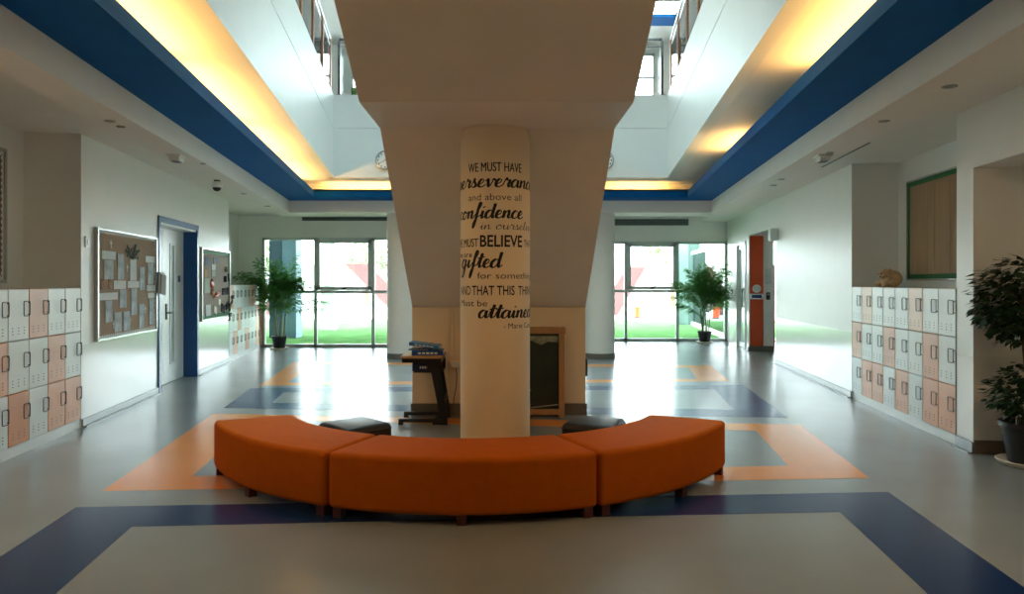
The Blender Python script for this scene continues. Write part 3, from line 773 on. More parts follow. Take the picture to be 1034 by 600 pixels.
def pinned(name, label, cat, loc0, rz, x, z, w_, h_, m, off=-.028, dep=.003, tilt=0, group=None):
    M = Matrix.Translation(loc0) @ Matrix.Rotation(rz, 4, 'Z')
    p = M @ Vector((x+w_/2, off, z+h_/2))
    b = MB(Matrix.Rotation(tilt, 4, 'Y')); b.box(-w_/2, w_/2, -dep/2, dep/2, -h_/2, h_/2)
    o = b.build(name, m); o.location = p; o.rotation_euler = (0, 0, rz); return tag(o, label, cat, group)

# cork board between lockers and door
t, l0, rz = board('cork_board', 'large silver framed cork board with photo strips beside the blue framed door', 'L', 7.86, 0, .855, 2.095, 1.885, M_cork, M_silver, .032, (.035, M_paper), True)
bw_, bh_ = 1.885, 1.24
def cb(u, v): return u*bw_, (1-v)*bh_         # u from left, v from top
random.seed(2)
def cpin(name, label, cat, u0, u1, v0, v1, m, **k):
    x, z = cb(u0, v1); x2, z2 = cb(u1, v0)
    return pinned(name, label, cat, l0, rz, x, z, x2-x, z2-z, m, **k)
G1 = 'white caption cards on the cork board'; G2 = 'photo strips on the cork board'
caps = [(.07,.27,.20,.275,'white caption card at top left of the cork board'), (.78,.95,.21,.275,'white caption card at top right of the cork board'),
 (.24,.43,.465,.545,'white caption card left of centre on the cork board, beside brown shapes'), (.46,.66,.47,.535,'white caption card at centre of the cork board'),
 (.80,.97,.51,.575,'upper of two caption cards at right edge of the cork board'), (.82,.95,.59,.645,'lower of two caption cards at right edge of the cork board'),
 (.0+.03,.30,.575,.64,'long white caption card under the brown shapes, left edge of cork board')]
for u0, u1, v0, v1, lb in caps: cpin('caption_card', lb, 'card', u0, u1, v0, v1, M_paper, group=G1)
strips = [(.10,.235,.28,.455,'grey photo strip under the top left caption card, cork board'), (.30,.40,.215,.455,'tall photo strip right of the top left caption card, cork board'),
 (.50,.61,.25,.465,'pale vase cutout strip under the sprig, cork board centre'), (.67,.76,.325,.56,'photo strip right of the vase cutout, cork board'),
 (.82,.93,.28,.505,'photo strip under the top right caption card, cork board'), (.12,.22,.645,.84,'photo strip below the long caption card, left of cork board'),
 (.33,.44,.55,.72,'short photo strip below the left centre caption card, cork board'), (.52,.62,.54,.80,'photo strip below the centre caption card, cork board'),
 (.25,.36,.76,.95,'photo strip at bottom left of the cork board'), (.39,.50,.76,.985,'second photo strip along the bottom of the cork board'),
 (.66,.75,.70,.95,'third photo strip along the bottom of the cork board'), (.85,.94,.65,.92,'photo strip below the two right caption cards, cork board')]
for i, (u0, u1, v0, v1, lb) in enumerate(strips): cpin('photo_strip', lb, 'photo', u0, u1, v0, min(v1, .94), M_photo if i != 2 else M_paper, group=G2)
mk = [(.20,.135,'small white cross at upper left of the cork board'), (.455,.345,'white cross left of the vase cutout on cork board'), (.60,.60,'white cross below centre caption on cork board'),
 (.50,.86,'white cross between bottom strips on the cork board'), (.77,.76,'white cross at lower right of cork board'), (.24,.87,'white cross at lower left of cork board'), (.96,.37,'white cross at right edge of cork board')]
for u, v, lb in mk:
    x, z = cb(u, v); p = (Matrix.Translation(l0) @ Matrix.Rotation(rz, 4, 'Z')) @ Vector((x, -.027, z))
    b = MB(); b.box(-.012, .012, -.002, .002, -.045, .045); b.box(-.032, .032, -.002, .002, 0, .022); o = b.build('paper_cross', M_paper); o.location = p; o.rotation_euler.z = rz
    tag(o, lb, 'decoration', 'paper crosses on the cork board')
for u, lb in ((.075, 'left brown round cutout on the cork board'), (.185, 'right brown round cutout on the cork board')):
    x, z = cb(u, .505); p = (Matrix.Translation(l0) @ Matrix.Rotation(rz, 4, 'Z')) @ Vector((x, -.027, z))
    b = MB(); b.M = Matrix.Rotation(PI/2, 4, 'X'); b.lathe([(.035, -.003), (.05, 0), (.035, .003)], seg=20); b.M = Matrix.Identity(4)
    for k in (-1, 1): b.M = Matrix.Translation((k*.022, 0, .05)) @ Matrix.Rotation(PI/2, 4, 'X'); b.lathe([(.016, -.002), (.016, .002)], seg=12)
    o = b.build('animal_cutout', mat('brown_card', '#9a6432', .7)); o.location = p; o.rotation_euler.z = rz; tag(o, lb, 'decoration', 'brown cutouts on the cork board')
b = MB(); random.seed(3)
for k in range(26):
    x, z = cb(.54+random.uniform(-.13, .13), .19+random.uniform(-.08, .05)); x0, z0 = cb(.55, .27)
    b.tube([(x0, -.026, z0), ((x0*.4+x*.6), -.032, z0*.4+z*.6), (x, -.03, z)], .0025, 4); b.ball((x, -.03, z), (.018, .006, .018), 6, 4)
o = b.build('flower_sprig', mat('dull_blue_green', '#5d6f6c', .8)); o.location = l0; o.rotation_euler.z = rz; tag(o, 'grey green paper sprig above the vase cutout, cork board', 'decoration')
# folder of sheets hung at the right edge of the cork board
t = thing('paper_folder', 'grey folder of sheets hanging on the door side of the cork board', 'folder', WL(9.78, -.01, 1.33), RZL)
MB(Matrix.Rotation(D(6), 4, 'Y')).box(-.10, .10, -.085, -.075, 0, .27, .003).build('cover', mat('grey_card', '#8d8a86', .7), t)
MB(Matrix.Rotation(D(3), 4, 'Y')).box(-.085, .085, -.074, -.045, .02, .3).build('sheets', M_paper, t)
t = thing('wall_switch', 'small white switch plate left of the silver framed cork board', 'switch', WL(7.68, 0, 1.92), RZL)
MB().box(-.05, .05, -.012, 0, -.06, .06, .004).build('plate', M_white, t); MB().box(-.02, .02, -.018, -.012, -.03, .03, .002).build('rocker', M_white, t)

# craft board beyond the door
t, l0, rz = board('craft_board', 'green bordered notice board covered in craft figures beyond the blue framed door', 'L', 11.84, 0, .86, 2.07, 1.86, M_board2, M_silver, .03, (.07, M_green), False)
bw_, bh_ = 1.86, 1.21
cr = [
 ('paper_note', 'pale note in the middle of the craft board, upper half', .32, .45, .22, .30, M_paper, 0), ('paper_note', 'tall white note at lower left of the craft board', .12, .28, .78, .93, M_paper, 0),
 ('paper_note', 'cream tag at bottom centre of the craft board', .40, .5, .82, .92, M_saucer, .3), ('paper_note', 'pale green sheet on the left side of the craft board', .08, .26, .42, .62, mat('pale_green_paper', '#b9c4b4', .8), 0),
 ('craft_figure', 'orange figure on the left of the craft board', .26, .36, .43, .55, M_opanel, .2), ('craft_figure', 'orange round figure at centre of the craft board', .38, .56, .62, .69, M_opanel, -.2),
 ('craft_figure', 'tan figure between the two orange ones, craft board', .30, .38, .56, .66, M_plush, 0), ('dark_card', 'black square card at right of the craft board', .76, .87, .38, .47, mat('black_card', '#121212', .95, spec=.05), 0),
 ('dark_card', 'black card at far right edge of the craft board', .92, .98, .34, .46, MATS['black_card'], 0), ('craft_figure', 'brown figure near the top right of the craft board', .78, .86, .24, .32, M_bark, 0),
 ('photo_print', 'dark photo print at right centre of the craft board', .70, .86, .56, .66, M_photodk, 0), ('photo_print', 'dark photo print at right edge, centre of the craft board', .88, .98, .55, .66, M_photodk, 0),
 ('photo_print', 'brown print at lower right of the craft board', .66, .80, .80, .92, M_photodk, .2), ('photo_print', 'dark tilted print at lower right edge of the craft board', .84, .97, .78, .88, M_photodk, -.3),
 ('paper_note', 'bluish cutouts strip at upper left of the craft board', .10, .28, .13, .24, mat('blue_grey_paper', '#8791a3', .8), 0), ('paper_note', 'bluish cutouts strip at upper centre of the craft board', .38, .56, .12, .2, MATS['blue_grey_paper'], 0),
 ('paper_note', 'tan strip left of the bluish sheets, craft board', .08, .16, .30, .40, M_plush, 0), ('paper_note', 'grey green note below the pale note, craft board', .32, .44, .31, .39, MATS['pale_green_paper'], 0),
 ('paper_note', 'cream note below centre of the craft board', .55, .64, .72, .8, M_saucer, 0)]
for nm, lb, u0, u1, v0, v1, m, tl in cr:
    fig = nm == 'craft_figure'
    if fig:
        x, z = (u0+u1)/2*bw_, (1-(v0+v1)/2)*bh_; p = (Matrix.Translation(l0) @ Matrix.Rotation(rz, 4, 'Z')) @ Vector((x, -.045, z)); ww = (u1-u0)*bw_/2; hh = (v1-v0)*bh_/2
        b = MB(Matrix.Rotation(tl, 4, 'Y')); b.ball((0, 0, -hh*.25), (ww, .022, hh*.75), 14, 8); b.ball((0, 0, hh*.65), (ww*.55, .02, hh*.42), 12, 8)
        for k in (-1, 1): b.ball((k*ww*.9, 0, -hh*.1), (ww*.35, .014, hh*.25), 10, 6)
        o = b.build(nm, m, smooth=60); o.location = p; o.rotation_euler.z = rz; tag(o, lb, 'decoration', 'craft figures')
    else:
        cpin(nm, lb, 'note', u0, u1, v0, v1, m, tilt=tl, dep=.006, off=-.03, group='papers on the craft board')
# bows hanging off the lower right edge
for k, (u, v, lb) in enumerate(((.91, .84, 'black ribbon bow sticking out over the craft board edge, upper'), (1.005, .72, 'black ribbon bow at far edge of the craft board, highest'), (.90, .985, 'black ribbon tail hanging at the foot of the craft board'))):
    x, z = u*bw_, (1-v)*bh_; p = (Matrix.Translation(l0) @ Matrix.Rotation(rz, 4, 'Z')) @ Vector((x, -.07, z))
    b = MB()
    for q in (-1, 1): b.tube([(0, 0, 0), (q*.04, -.01, .05), (q*.1, -.015, .045), (q*.09, -.01, 0), (0, 0, 0)], .012, 6); b.tube([(0, 0, 0), (q*.03, 0, -.05), (q*.05, .01, -.09)], .01, 6)
    b.ball((0, 0, 0), .022, 10, 6)
    o = b.build('ribbon_bow', M_black, smooth=60); o.location = p; o.rotation_euler.z = rz; tag(o, lb, 'ribbon', 'black ribbons on the craft board')

# brown cork board above near left lockers
t, l0, rz = board('cork_board', 'brown cork board with white scalloped edge above the near left lockers', 'L', 5.55, .55, 1.49, 2.79, 1.63, M_corkdk, M_silver, .035, (.05, M_paper), True)
pinned('photo_print', 'white bordered dark photo on the brown cork board over the lockers', 'photo', l0, rz, 1.20, .56, .28, .44, M_paper, group=None)
pinned('photo_print', 'dark picture sheet on the white bordered card, brown cork board', 'photo', l0, rz, 1.225, .60, .22, .36, M_photodk, off=-.032)
# green bordered board above right lockers
t, l0, rz = board('display_board', 'tall brown paper display board with green border above right lockers', 'R', 9.14, .57, 1.52, 2.74, 2.35, M_brownpaper, M_silver, .02, (.055, M_green), False)
b = MB(Matrix.Identity(4))
for xx in (.25, .55, .72, 1.1, 1.35, 1.7, 2.05): b.box(xx, xx+.006, -.0245, -.0225, .1, 1.12)
b.build('paper_folds', M_brownpaper, t)

# plush toy lying on the right lockers
p = WR(8.95, .25, PZ+3*LH)
t = thing('plush_toy', 'tan plush dog lying on top of the right wall lockers', 'plush toy', p, RZR)
b = MB(); b.ball((-.02, .06, .10), (.15, .10, .10)); b.ball((.04, -.03, .06), (.12, .06, .06)); b.build('body', M_plush, t, smooth=60)
b = MB(); b.ball((.0, -.03, .14), (.085, .075, .075)); b.ball((.05, -.08, .12), (.04, .035, .03)); b.build('head', M_plush, t, smooth=60)
for q in (-1, 1): MB().ball((-.02+q*.075, 0, .19), (.026, .02, .036), 12, 8).build('ear', M_plush, t, smooth=60)
b = MB(); b.ball((-.03, -.10, .155), .011, 10, 6); b.ball((.045, -.10, .16), .011, 10, 6); b.ball((.06, -.115, .125), (.014, .01, .01), 10, 6); b.build('eyes', M_black, t, smooth=60)
for q in (-.12, .13): MB().ball((q, -.07, .035), (.055, .04, .035), 14, 8).build('paw', M_plush, t, smooth=60)
MB().ball((.19, 0, .05), (.06, .06, .05), 14, 8).build('tail', M_plush, t, smooth=60)

# ================================================================== DETAILS RIGHT OF THE LOBBY
# orange wayfinding panel on the far jamb of the opening
t = thing('wall_panel', 'tall orange wall panel with round white badge in the corridor opening', 'wall panel', (0, 0, 0))
b = MB(MR); Yp = -15.88/CK
pa = WR(15.88, .0); 
b = MB(Matrix.Translation(WR(15.9, 0)) @ Matrix.Rotation(-ANG, 4, 'Z')); b.box(.02, .30, -.02, 0, .12, 2.5); b.build('panel', M_opanel, t)
MM = Matrix.Translation(WR(15.9, 0)) @ Matrix.Rotation(-ANG, 4, 'Z')
b = MB(MM @ Matrix.Translation((.16, -.025, 1.36)) @ Matrix.Rotation(PI/2, 4, 'X')); b.lathe([(.09, -.006), (.09, .006)], seg=32); b.build('badge', M_white, t)
b = MB(MM @ Matrix.Translation((.16, -.033, 1.36)) @ Matrix.Rotation(PI/2, 4, 'X')); b.tube([(.05*math.cos(q*PI/10), .03*math.sin(q*PI/10), 0) for q in range(20)], .004, 5, True); b.build('emblem', M_grille, t)
b = MB(MM).box(.02, .30, -.03, -.02, 1.13, 1.25); b.build('band', M_steel, t)
b = MB(MM).box(.06, .26, -.034, -.03, 1.155, 1.225); b.build('sign_plate', mat('blue_plate', '#2a4a86', .4), t)
t = thing('notice_sheet', 'white printed notice on the grey jamb right of the orange panel', 'notice', MM @ Vector((.33, -.006, 1.45)), -ANG)
MB().box(0, .15, -.002, .002, 0, .35).build('sheet', M_paper, t)
b = MB()
for k in range(9): b.box(.015, .135-(k % 3)*.02, -.004, -.002, .03+k*.034, .042+k*.034)
b.build('text_lines', M_photo, t)
t = thing('wall_intercom', 'black wall intercom below the notice on the grey jamb', 'intercom', MM @ Vector((.40, 0, 1.12)), -ANG)
MB().box(-.04, .04, -.03, 0, 0, .16, .008).build('housing', M_black, t); MB().box(-.02, .02, -.033, -.03, .1, .13).build('screen', M_photo, t)
t = thing('wall_speaker', 'small white box speaker on the wall corner above the corridor opening', 'speaker', WR(13.4, 0, 2.26), RZR)
MB().box(-.09, .09, -.14, 0, 0, .22, .012).build('housing', M_white, t); MB().box(-.07, .07, -.146, -.139, .02, .2, .003).build('grille', M_white, t)
# orange shelf end glimpsed beyond the opening
t = thing('storage_shelf', 'narrow orange shelf unit glimpsed through the corridor opening', 'shelf', (6.35, 17.2, 0), 0)
b = MB(); b.box(0, .03, 0, .4, 0, 1.9); b.box(.6, .63, 0, .4, 0, 1.9)
for z in (.1, .55, 1.0, 1.45, 1.87): b.box(.03, .6, 0, .4, z, z+.03)
b.build('carcass', M_opanel, t)
# clocks on the far fascia
for x, lb in ((-2.14, 'white wall clock on the fascia left of the stair soffit'), (1.835, 'white wall clock on the fascia right of the stair soffit')):
    t = thing('wall_clock', lb, 'clock', (x, Y1F, 3.71), group='clocks on the far fascia')
    M = Matrix.Rotation(PI/2, 4, 'X')
    MB(M).lathe([(.17, 0), (.172, .035), (.155, .04), (.15, .03)], seg=40, cap=False).build('rim', M_steel, t, smooth=40)
    MB(M).lathe([(.155, .0), (.155, .025)], seg=40).build('face', M_white, t)
    b = MB()
    for k in range(12): a = k*PI/6; b.box(.125*math.sin(a)-.009, .125*math.sin(a)+.009, -.028, -.025, .125*math.cos(a)-.014, .125*math.cos(a)+.014)
    b.build('numerals', M_dgrey, t)
    b = MB(Matrix.Rotation(D(50), 4, 'Y')); b.box(-.006, .006, -.031, -.028, 0, .075); b.M = Matrix.Rotation(D(-120), 4, 'Y'); b.box(-.004, .004, -.033, -.03, 0, .11); b.build('hands', M_black, t)

# ================================================================== DESK, BOARD, CABLES BY THE UNDERSTAIR WALL
t = thing('student_desk', 'small wooden topped desk on black cantilever legs by the understair wall', 'desk', (0, 0, 0))
x0, x1, ya, yb = -1.07, -.64, 7.66, 8.20
MB().box(x0, x1, ya, yb, .70, .728, .005).build('desktop', M_wood, t)
MB().box(x0+.01, x1-.01, ya+.02, yb-.02, .655, .70).build('apron', M_black, t)
b = MB(); b.box(x0+.13, x1+.0, ya+.06, yb-.06, .545, .556); b.box(x0+.13, x0+.14, ya+.06, yb-.06, .556, .58); b.box(x1-.16, x1, ya+.05, ya+.07, .545, .66); b.box(x1-.16, x1, yb-.07, yb-.05, .545, .66); b.build('book_tray', M_black, t)
for yy in (ya+.06, yb-.06):
    b = MB(); b.extrude_y([(-.79, .66), (-.66, .66), (-.66, .53), (-.585, .06), (-.66, .06), (-.75, .52)], yy-.02, yy+.02); b.build('leg', M_black, t)
    b = MB(); b.box(-1.10, -.62, yy-.028, yy+.028, .025, .065, .008); b.extrude_y([(-.74, .06), (-.59, .14), (-.585, 0), (-.74, 0)], yy-.024, yy+.024); b.box(-1.10, -1.05, yy-.028, yy+.028, 0, .03); b.build('foot', M_black, t)
MB().box(-.66, -.62, ya+.08, yb-.08, .2, .28).build('crossbar', M_black, t)
def book(name, lb, loc, rz, w_, d_, h_, mc, ry=0):
    t = thing(name, lb, 'book', loc, rz, 'books at the small desk'); t.rotation_euler = (0, ry, rz)
    b = MB(); b.box(-w_/2, w_/2, -d_/2, d_/2, 0, .003); b.box(-w_/2, w_/2, -d_/2, d_/2, h_-.003, h_); b.box(-w_/2, w_/2, -d_/2, -d_/2+.003, 0, h_); b.build('cover', mc, t)
    MB().box(-w_/2+.004, w_/2-.004, -d_/2+.004, d_/2-.005, .003, h_-.003).build('pages', M_paper, t)
    b = MB()
    for k in range(5): b.box(-w_*.3+k*w_*.13, -w_*.3+k*w_*.13+w_*.09, -d_/2-.001, -d_/2, h_*.3, h_*.65)
    b.build('spine_print', M_paper, t)
book('book', 'thick dark blue book lying at the bottom of the desk pile', (-.80, 7.84, .728), D(2), .33, .25, .05, M_bkblue)
book('book', 'light blue book tilted on top of the desk pile', (-.83, 7.84, .813), D(-4), .32, .23, .035, M_bklight, D(7))
book('book', 'blue book between bottom and tilted ones on the desk', (-.86, 7.85, .779), D(-6), .26, .23, .012, M_bkblue, 0)
t = thing('navy_box', 'navy box lying in the tray under the desk top', 'box', (-.83, 7.9, .556))
MB().box(-.13, .13, -.16, .16, 0, .085, .004).build('carton', M_navybox, t)
b = MB()
for k in range(5): b.box(-.05+k*.025, -.035+k*.025, -.161, -.16, .03, .055)
b.build('print', M_paper, t)
# framed board leaning by the column
t = thing('framed_chalkboard', 'wood framed dark green board standing against the understair wall', 'board', (.24, 8.16, 0))
b = MB(); hw = .44
b.box(-hw, -hw+.06, -.05, .05, 0, .96); b.box(hw-.06, hw, -.05, .05, 0, .96); b.box(-hw-.01, hw+.012, -.06, .06, .93, 1.0, .006); b.box(-hw+.06, hw-.06, -.04, .05, .03, .09)
b.build('frame', M_frwood, t)
MB().box(-hw+.06, hw-.06, -.01, .03, .09, .93).build('slate', M_chalk, t)
b = MB(); pts = [(-.36, .90), (.37, .90), (.37, .83), (.26, .84), (.18, .80), (.08, .85), (-.05, .82), (-.36, .84)]
b.extrude_y(pts, -.016, -.011); b.build('torn_paper', mat('torn_poster', '#8a8f7a', .8, 0, .4, 18), t)
b = MB(); b.tube([(.0, -.03, .10), (.37, -.03, .14)], .01, 6); b.build('pen_rail', M_steel, t)
t = thing('hose_coil', 'pale coiled hose on the floor at the foot of the framed board', 'hose', (.24, 8.02, 0))
MB().tube([(.06*math.cos(a*.5), .04*math.sin(a*.5), .02+a*.012) for a in range(26)], .012, 8).build('coil', M_steel, t, smooth=60)
# socket, trunking, cable
t = thing('cable_trunking', 'thin vertical cream cable trunking on the understair wall', 'trunking', (-.57, 8.27, .62))
MB().box(-.018, .018, -.018, .008, .05, .57, .003).build('cover', M_under, t)
t = thing('wall_socket', 'cream double socket below the trunking on the understair wall', 'socket', (-.54, 8.27, .57))
MB().box(-.06, .08, -.035, .008, -.04, .05, .005).build('box', M_under, t); MB().box(-.03, .05, -.04, -.034, -.025, .035, .003).build('plate', M_white, t)
t = thing('power_cable', 'orange brown power cable hanging from the socket to the skirting', 'cable', (-.53, 8.235, 0))
MB().tube([(0, 0, .53), (.012, -.01, .45), (.005, -.01, .33), (-.02, -.012, .2), (-.03, -.012, .12), (-.02, -.02, .02), (.05, -.05, .008)], .006, 6).build('lead', mat('brown_cable', '#8f5a36', .6), t, smooth=60)
t = thing('wall_handle_box', 'small black box on the right side of the understair wall', 'box', (SX1, 8.5, .42))
MB().box(-.004, .035, -.08, .08, 0, .2, .006).build('housing', M_black, t); MB().box(.035, .04, -.05, .05, .04, .16).build('lid', M_dgrey, t)

# ================================================================== PLANTS
def pot(t, r, h, m=None, zb=.0):
    MB().lathe([(r*.72, zb), (r*.96, zb+h*.86), (r*1.04, zb+h*.88), (r*1.04, zb+h), (r*.93, zb+h), (r*.9, zb+h*.86)], seg=36).build('pot', m or M_pot, t, smooth=40)
    MB().lathe([(r*.9, zb+h*.84), (r*.3, zb+h*.9)], seg=24).build('soil', M_soil, t)
def frond(rng, base, az, length, lift, droop, nl=30, ll=.30):
    """one arching feather leaf: rachis and paired leaflets"""
    b = MB(); d2 = Vector((math.cos(az), math.sin(az), 0)); side = Vector((-math.sin(az), math.cos(az), 0)); pts = []
    for i in range(14):
        q = i/13; pts.append(Vector(base)+d2*(length*(q*math.cos(lift)+.25*q*q))+Vector((0, 0, length*(q*math.sin(lift)-droop*q*q))))
    b.tube(pts, [.008*(1-i/16) for i in range(14)], 5)
    for i in range(nl):
        q = .22+.78*i/(nl-1); fi = q*13; k = min(12, int(fi)); p = pts[k].lerp(pts[k+1], fi-k); tg = (pts[k+1]-pts[k]).normalized(); nrm = side.cross(tg).normalized()
        L = ll*math.sin(PI*(.15+.8*q))*rng.uniform(.8, 1.15)+.04; wd = .007+.006*math.sin(PI*q)
        for sgn in (-1, 1):
            dr = (side*sgn*.75+tg*.8+Vector((rng.uniform(-.2, .2), rng.uniform(-.2, .2), rng.uniform(-.35, .45)))).normalized()
            m1 = p+dr*L*.5+Vector((0, 0, .015)); tip = p+dr*L+Vector((0, 0, -L*.28)); wv = tg*wd
            b.quad(p-wv*.3, m1-wv, m1+wv, p+wv*.3); b._f([b._v(m1-wv), b._v(tip), b._v(m1+wv)])
    return b
def palm(label, loc, seed, htop, spread, nfr, ymax, extra=(), xlim=None):
    rng = random.Random(seed); t = thing('potted_palm', label, 'potted palm', loc, group='areca palms by the glazing')
    MB().lathe([(.13, 0), (.2, .0), (.21, .03), (.19, .03)], seg=30).build('saucer', M_saucer, t, smooth=40)
    pot(t, .17, .27, zb=.015)
    canes = []
    for k in range(7):
        a = rng.uniform(0, 2*PI); r0 = rng.uniform(.02, .09); hh = htop*rng.uniform(.22, .54)
        top = (r0*2.1*math.cos(a), r0*2.1*math.sin(a), hh)
        MB().tube([(r0*math.cos(a), r0*math.sin(a), .23), (r0*1.5*math.cos(a), r0*1.5*math.sin(a), hh*.6), top], [.014, .012, .009], 7).build('cane', M_cane, t, smooth=60)
        canes.append(top)
    specs = []
    for k in range(nfr):
        c = canes[k % len(canes)]; az = 2*PI*k*.382+rng.uniform(-.2, .2); lift = D(rng.choice((rng.uniform(38, 60), rng.uniform(60, 86)))); L = min(htop*rng.uniform(.36, .62), (htop*1.03-c[2])/(math.sin(lift)-.15), .62/max(.1, math.cos(lift)+.2))
        specs.append((c, az, L, lift, rng.uniform(.1, .3)))
    specs += list(extra)
    for c, az, L, lift, dr in specs:
        if loc[1]+c[1]+math.sin(az)*L*.9 > ymax: az = -az
        b = frond(rng, c, az, L*spread, lift, dr)
        for v in b.bm.verts:
            if loc[1]+v.co.y > ymax-.02: v.co.y = ymax-.02-loc[1]-rng.uniform(0, .03)
            if xlim and loc[0]+v.co.x > xlim: v.co.x = xlim-loc[0]-rng.uniform(0, .03)
        b.build('frond', M_leaf, t, smooth='raw')
palm('potted areca palm by the left glazing, beside the far lockers', (-5.02, 16.45, 0), 11, 2.25, 1.0, 26, YGL-.03,
     extra=(((-.1, -.05, 1.2), PI*1.03, 1.0, D(48), .35), ((-.1, -.05, 1.25), PI*1.0, .95, D(55), .35), ((-.1, -.1, 1.1), PI*1.08, .9, D(50), .4), ((.1, 0, .9), -.15, .9, D(30), .35), ((.1, -.05, .75), -.3, .85, D(28), .3), ((0.06, 0.02, 1.05), 0.40, 1.20, D(84), 0.10), ((-0.02, 0.05, 1.00), 2.00, 1.15, D(80), 0.12), ((-0.05, -0.03, 1.05), 3.60, 1.10, D(82), 0.12), ((0.02, -0.06, 0.95), 5.00, 1.20, D(78), 0.14), ((0.02, 0.06, 0.90), 1.20, 1.10, D(74), 0.15), ((0.05, -0.03, 0.90), 5.80, 1.00, D(72), 0.16), ((-0.02, -0.06, 0.85), 4.40, 1.00, D(70), 0.20), ((-0.06, 0.02, 0.85), 2.80, 1.05, D(76), 0.15)))
palm('potted areca palm by the right glazing, beside the white glazed door', (4.99, 18.15, 0), 23, 2.1, 1.0, 30, YGR-.04,
     extra=(((-.1, -.05, 1.15), PI*1.02, 1.0, D(42), .35), ((-.1, -.05, .95), PI*.99, .9, D(30), .35), ((.1, -.05, 1.1), -.1, 1.0, D(42), .35), ((.1, -.1, .9), -.25, .9, D(40), .4), ((0.06, 0.02, 0.93), 0.40, 1.12, D(80), 0.12), ((-0.02, 0.05, 0.88), 2.00, 1.07, D(76), 0.14), ((-0.05, -0.03, 0.93), 3.60, 1.02, D(78), 0.14), ((0.02, -0.06, 0.83), 5.00, 1.12, D(74), 0.16), ((0.02, 0.06, 0.78), 1.20, 1.02, D(70), 0.17), ((0.05, -0.03, 0.78), 5.80, 0.93, D(68), 0.18), ((-0.02, -0.06, 0.73), 4.40, 0.93, D(66), 0.22), ((-0.06, 0.02, 0.73), 2.80, 0.98, D(72), 0.17)), xlim=5.66)

def leaf_cloud(rng, c, r, n, size, ymax, dense=.55):
    b = MB()
    for _ in range(n):
        while True:
            p = Vector((rng.uniform(-1, 1), rng.uniform(-1, 1), rng.uniform(-1, 1)))
            if dense < p.length < 1: break
            if p.length <= dense and rng.random() < .25: break
        q = Vector((c[0]+p.x*r[0], c[1]+p.y*r[1], c[2]+p.z*r[2]))
        q += Vector((rng.gauss(0, .02), rng.gauss(0, .02), rng.gauss(0, .025)))
        out = Vector((p.x, p.y, p.z*.4-.35)); out.normalize()
        out = (out+Vector((rng.uniform(-.5, .5), rng.uniform(-.5, .5), rng.uniform(-.5, .3)))).normalized()
        sd = out.cross(Vector((rng.uniform(-.3, .3), rng.uniform(-.3, .3), 1))).normalized(); L = size*rng.uniform(.7, 1.25); W = L*.33
        tip = q+out*L; m1 = q+out*L*.4
        vs = [q, m1+sd*W, tip, m1-sd*W]; nn = out.cross(sd)*L*.06; vs[1] += nn; vs[3] += nn
        if max(v.y for v in vs) > ymax: continue
        b.quad(*vs)
    return b
FX, FY = 4.33, 6.02
t = thing('potted_ficus', 'two tiered potted ficus tree in the alcove beside the right lockers', 'potted tree', (FX, FY, 0))
MB().lathe([(.17, 0), (.225, .006), (.245, .035), (.235, .04), (.2, .02)], seg=40).build('saucer', M_saucer, t, smooth=40)
pot(t, .215, .33, zb=.02)
rng = random.Random(5)
MB().tube([(0, 0, .29), (.01, 0, .5), (-.02, .0, .7), (-.05, 0, .95), (-.06, .0, 1.2)], [.02, .018, .017, .016, .01], 9).build('trunk', M_bark, t, smooth=60)
b = MB()
for k in range(14):
    a = k*2.4; z = .95+.03*k; b.tube([(-.055, 0, z), (-.05+.2*math.cos(a), .12*math.sin(a), z+.15), (-.05+.34*math.cos(a), .2*math.sin(a), z+.16)], [.006, .004, .002], 5)
b.build('branches', M_bark, t, smooth=60); b = MB()
for k in range(7):
    a = k*2.4; b.tube([(0, 0, .36), (.12*math.cos(a), .12*math.sin(a), .55), (.2*math.cos(a)-.03, .18*math.sin(a), .65)], [.006, .004, .002], 5)
b.build('lower_branches', M_bark, t, smooth=60)
yl = 6.40-FY
leaf_cloud(rng, (-.06, -.02, 1.35), (.38, .34, .36), 1400, .078, yl-.01).build('crown', M_leafdk, t, smooth='raw')
leaf_cloud(rng, (-.06, -.02, .60), (.26, .26, .22), 620, .072, yl-.01).build('lower_foliage', M_leafdk, t, smooth='raw')
t2 = thing('plant_label', 'small white tag stuck in the ficus pot', 'tag', (FX-.15, FY-.05, .31))
MB().tube([(0, 0, 0), (0, 0, .09), (.02, -.01, .11), (.03, -.02, .07)], .004, 6).build('stake', M_white, t2)

# ================================================================== UPPER BALUSTRADES
def balustrade(label, pts_fn, n):
    t = thing('glass_balustrade', label, 'balustrade', (0, 0, 0), group='balustrades round the void')
    P = [Vector(pts_fn(i/n)) for i in range(n+1)]
    for p in P:
        b = MB(); b.box(p.x-.025, p.x+.025, p.y-.025, p.y+.025, p.z, p.z+1.0, .004, 1); b.box(p.x-.05, p.x+.05, p.y-.05, p.y+.05, p.z, p.z+.015); b.build('post', M_copper if n > 5 else M_steel, t)
    b = MB(); b.tube([P[0]+Vector((0, 0, 1.03)), P[-1]+Vector((0, 0, 1.03))], .028, 10); b.tube([P[0]+Vector((0, 0, .9)), P[-1]+Vector((0, 0, .9))], .012, 8); b.build('handrail', M_steel, t, smooth=50)
    d_ = (P[1]-P[0]).normalized()
    for a, c in zip(P, P[1:]):
        a2, c2 = a+d_*.06, c-d_*.06; nn = d_.cross(Vector((0, 0, 1)))*.006
        b = MB(); z0, z1 = a.z+.06, a.z+.86
        b.prism([(a2+nn).to_2d(), (c2+nn).to_2d(), (c2-nn).to_2d(), (a2-nn).to_2d()], z0, z1); b.build('glass_panel', M_glass, t)
balustrade('glass balustrade with copper posts above the left white fascia', lambda q: (lx(FA['L']+.07, 1.3+12*q), 1.3+12*q, ZP), 10)
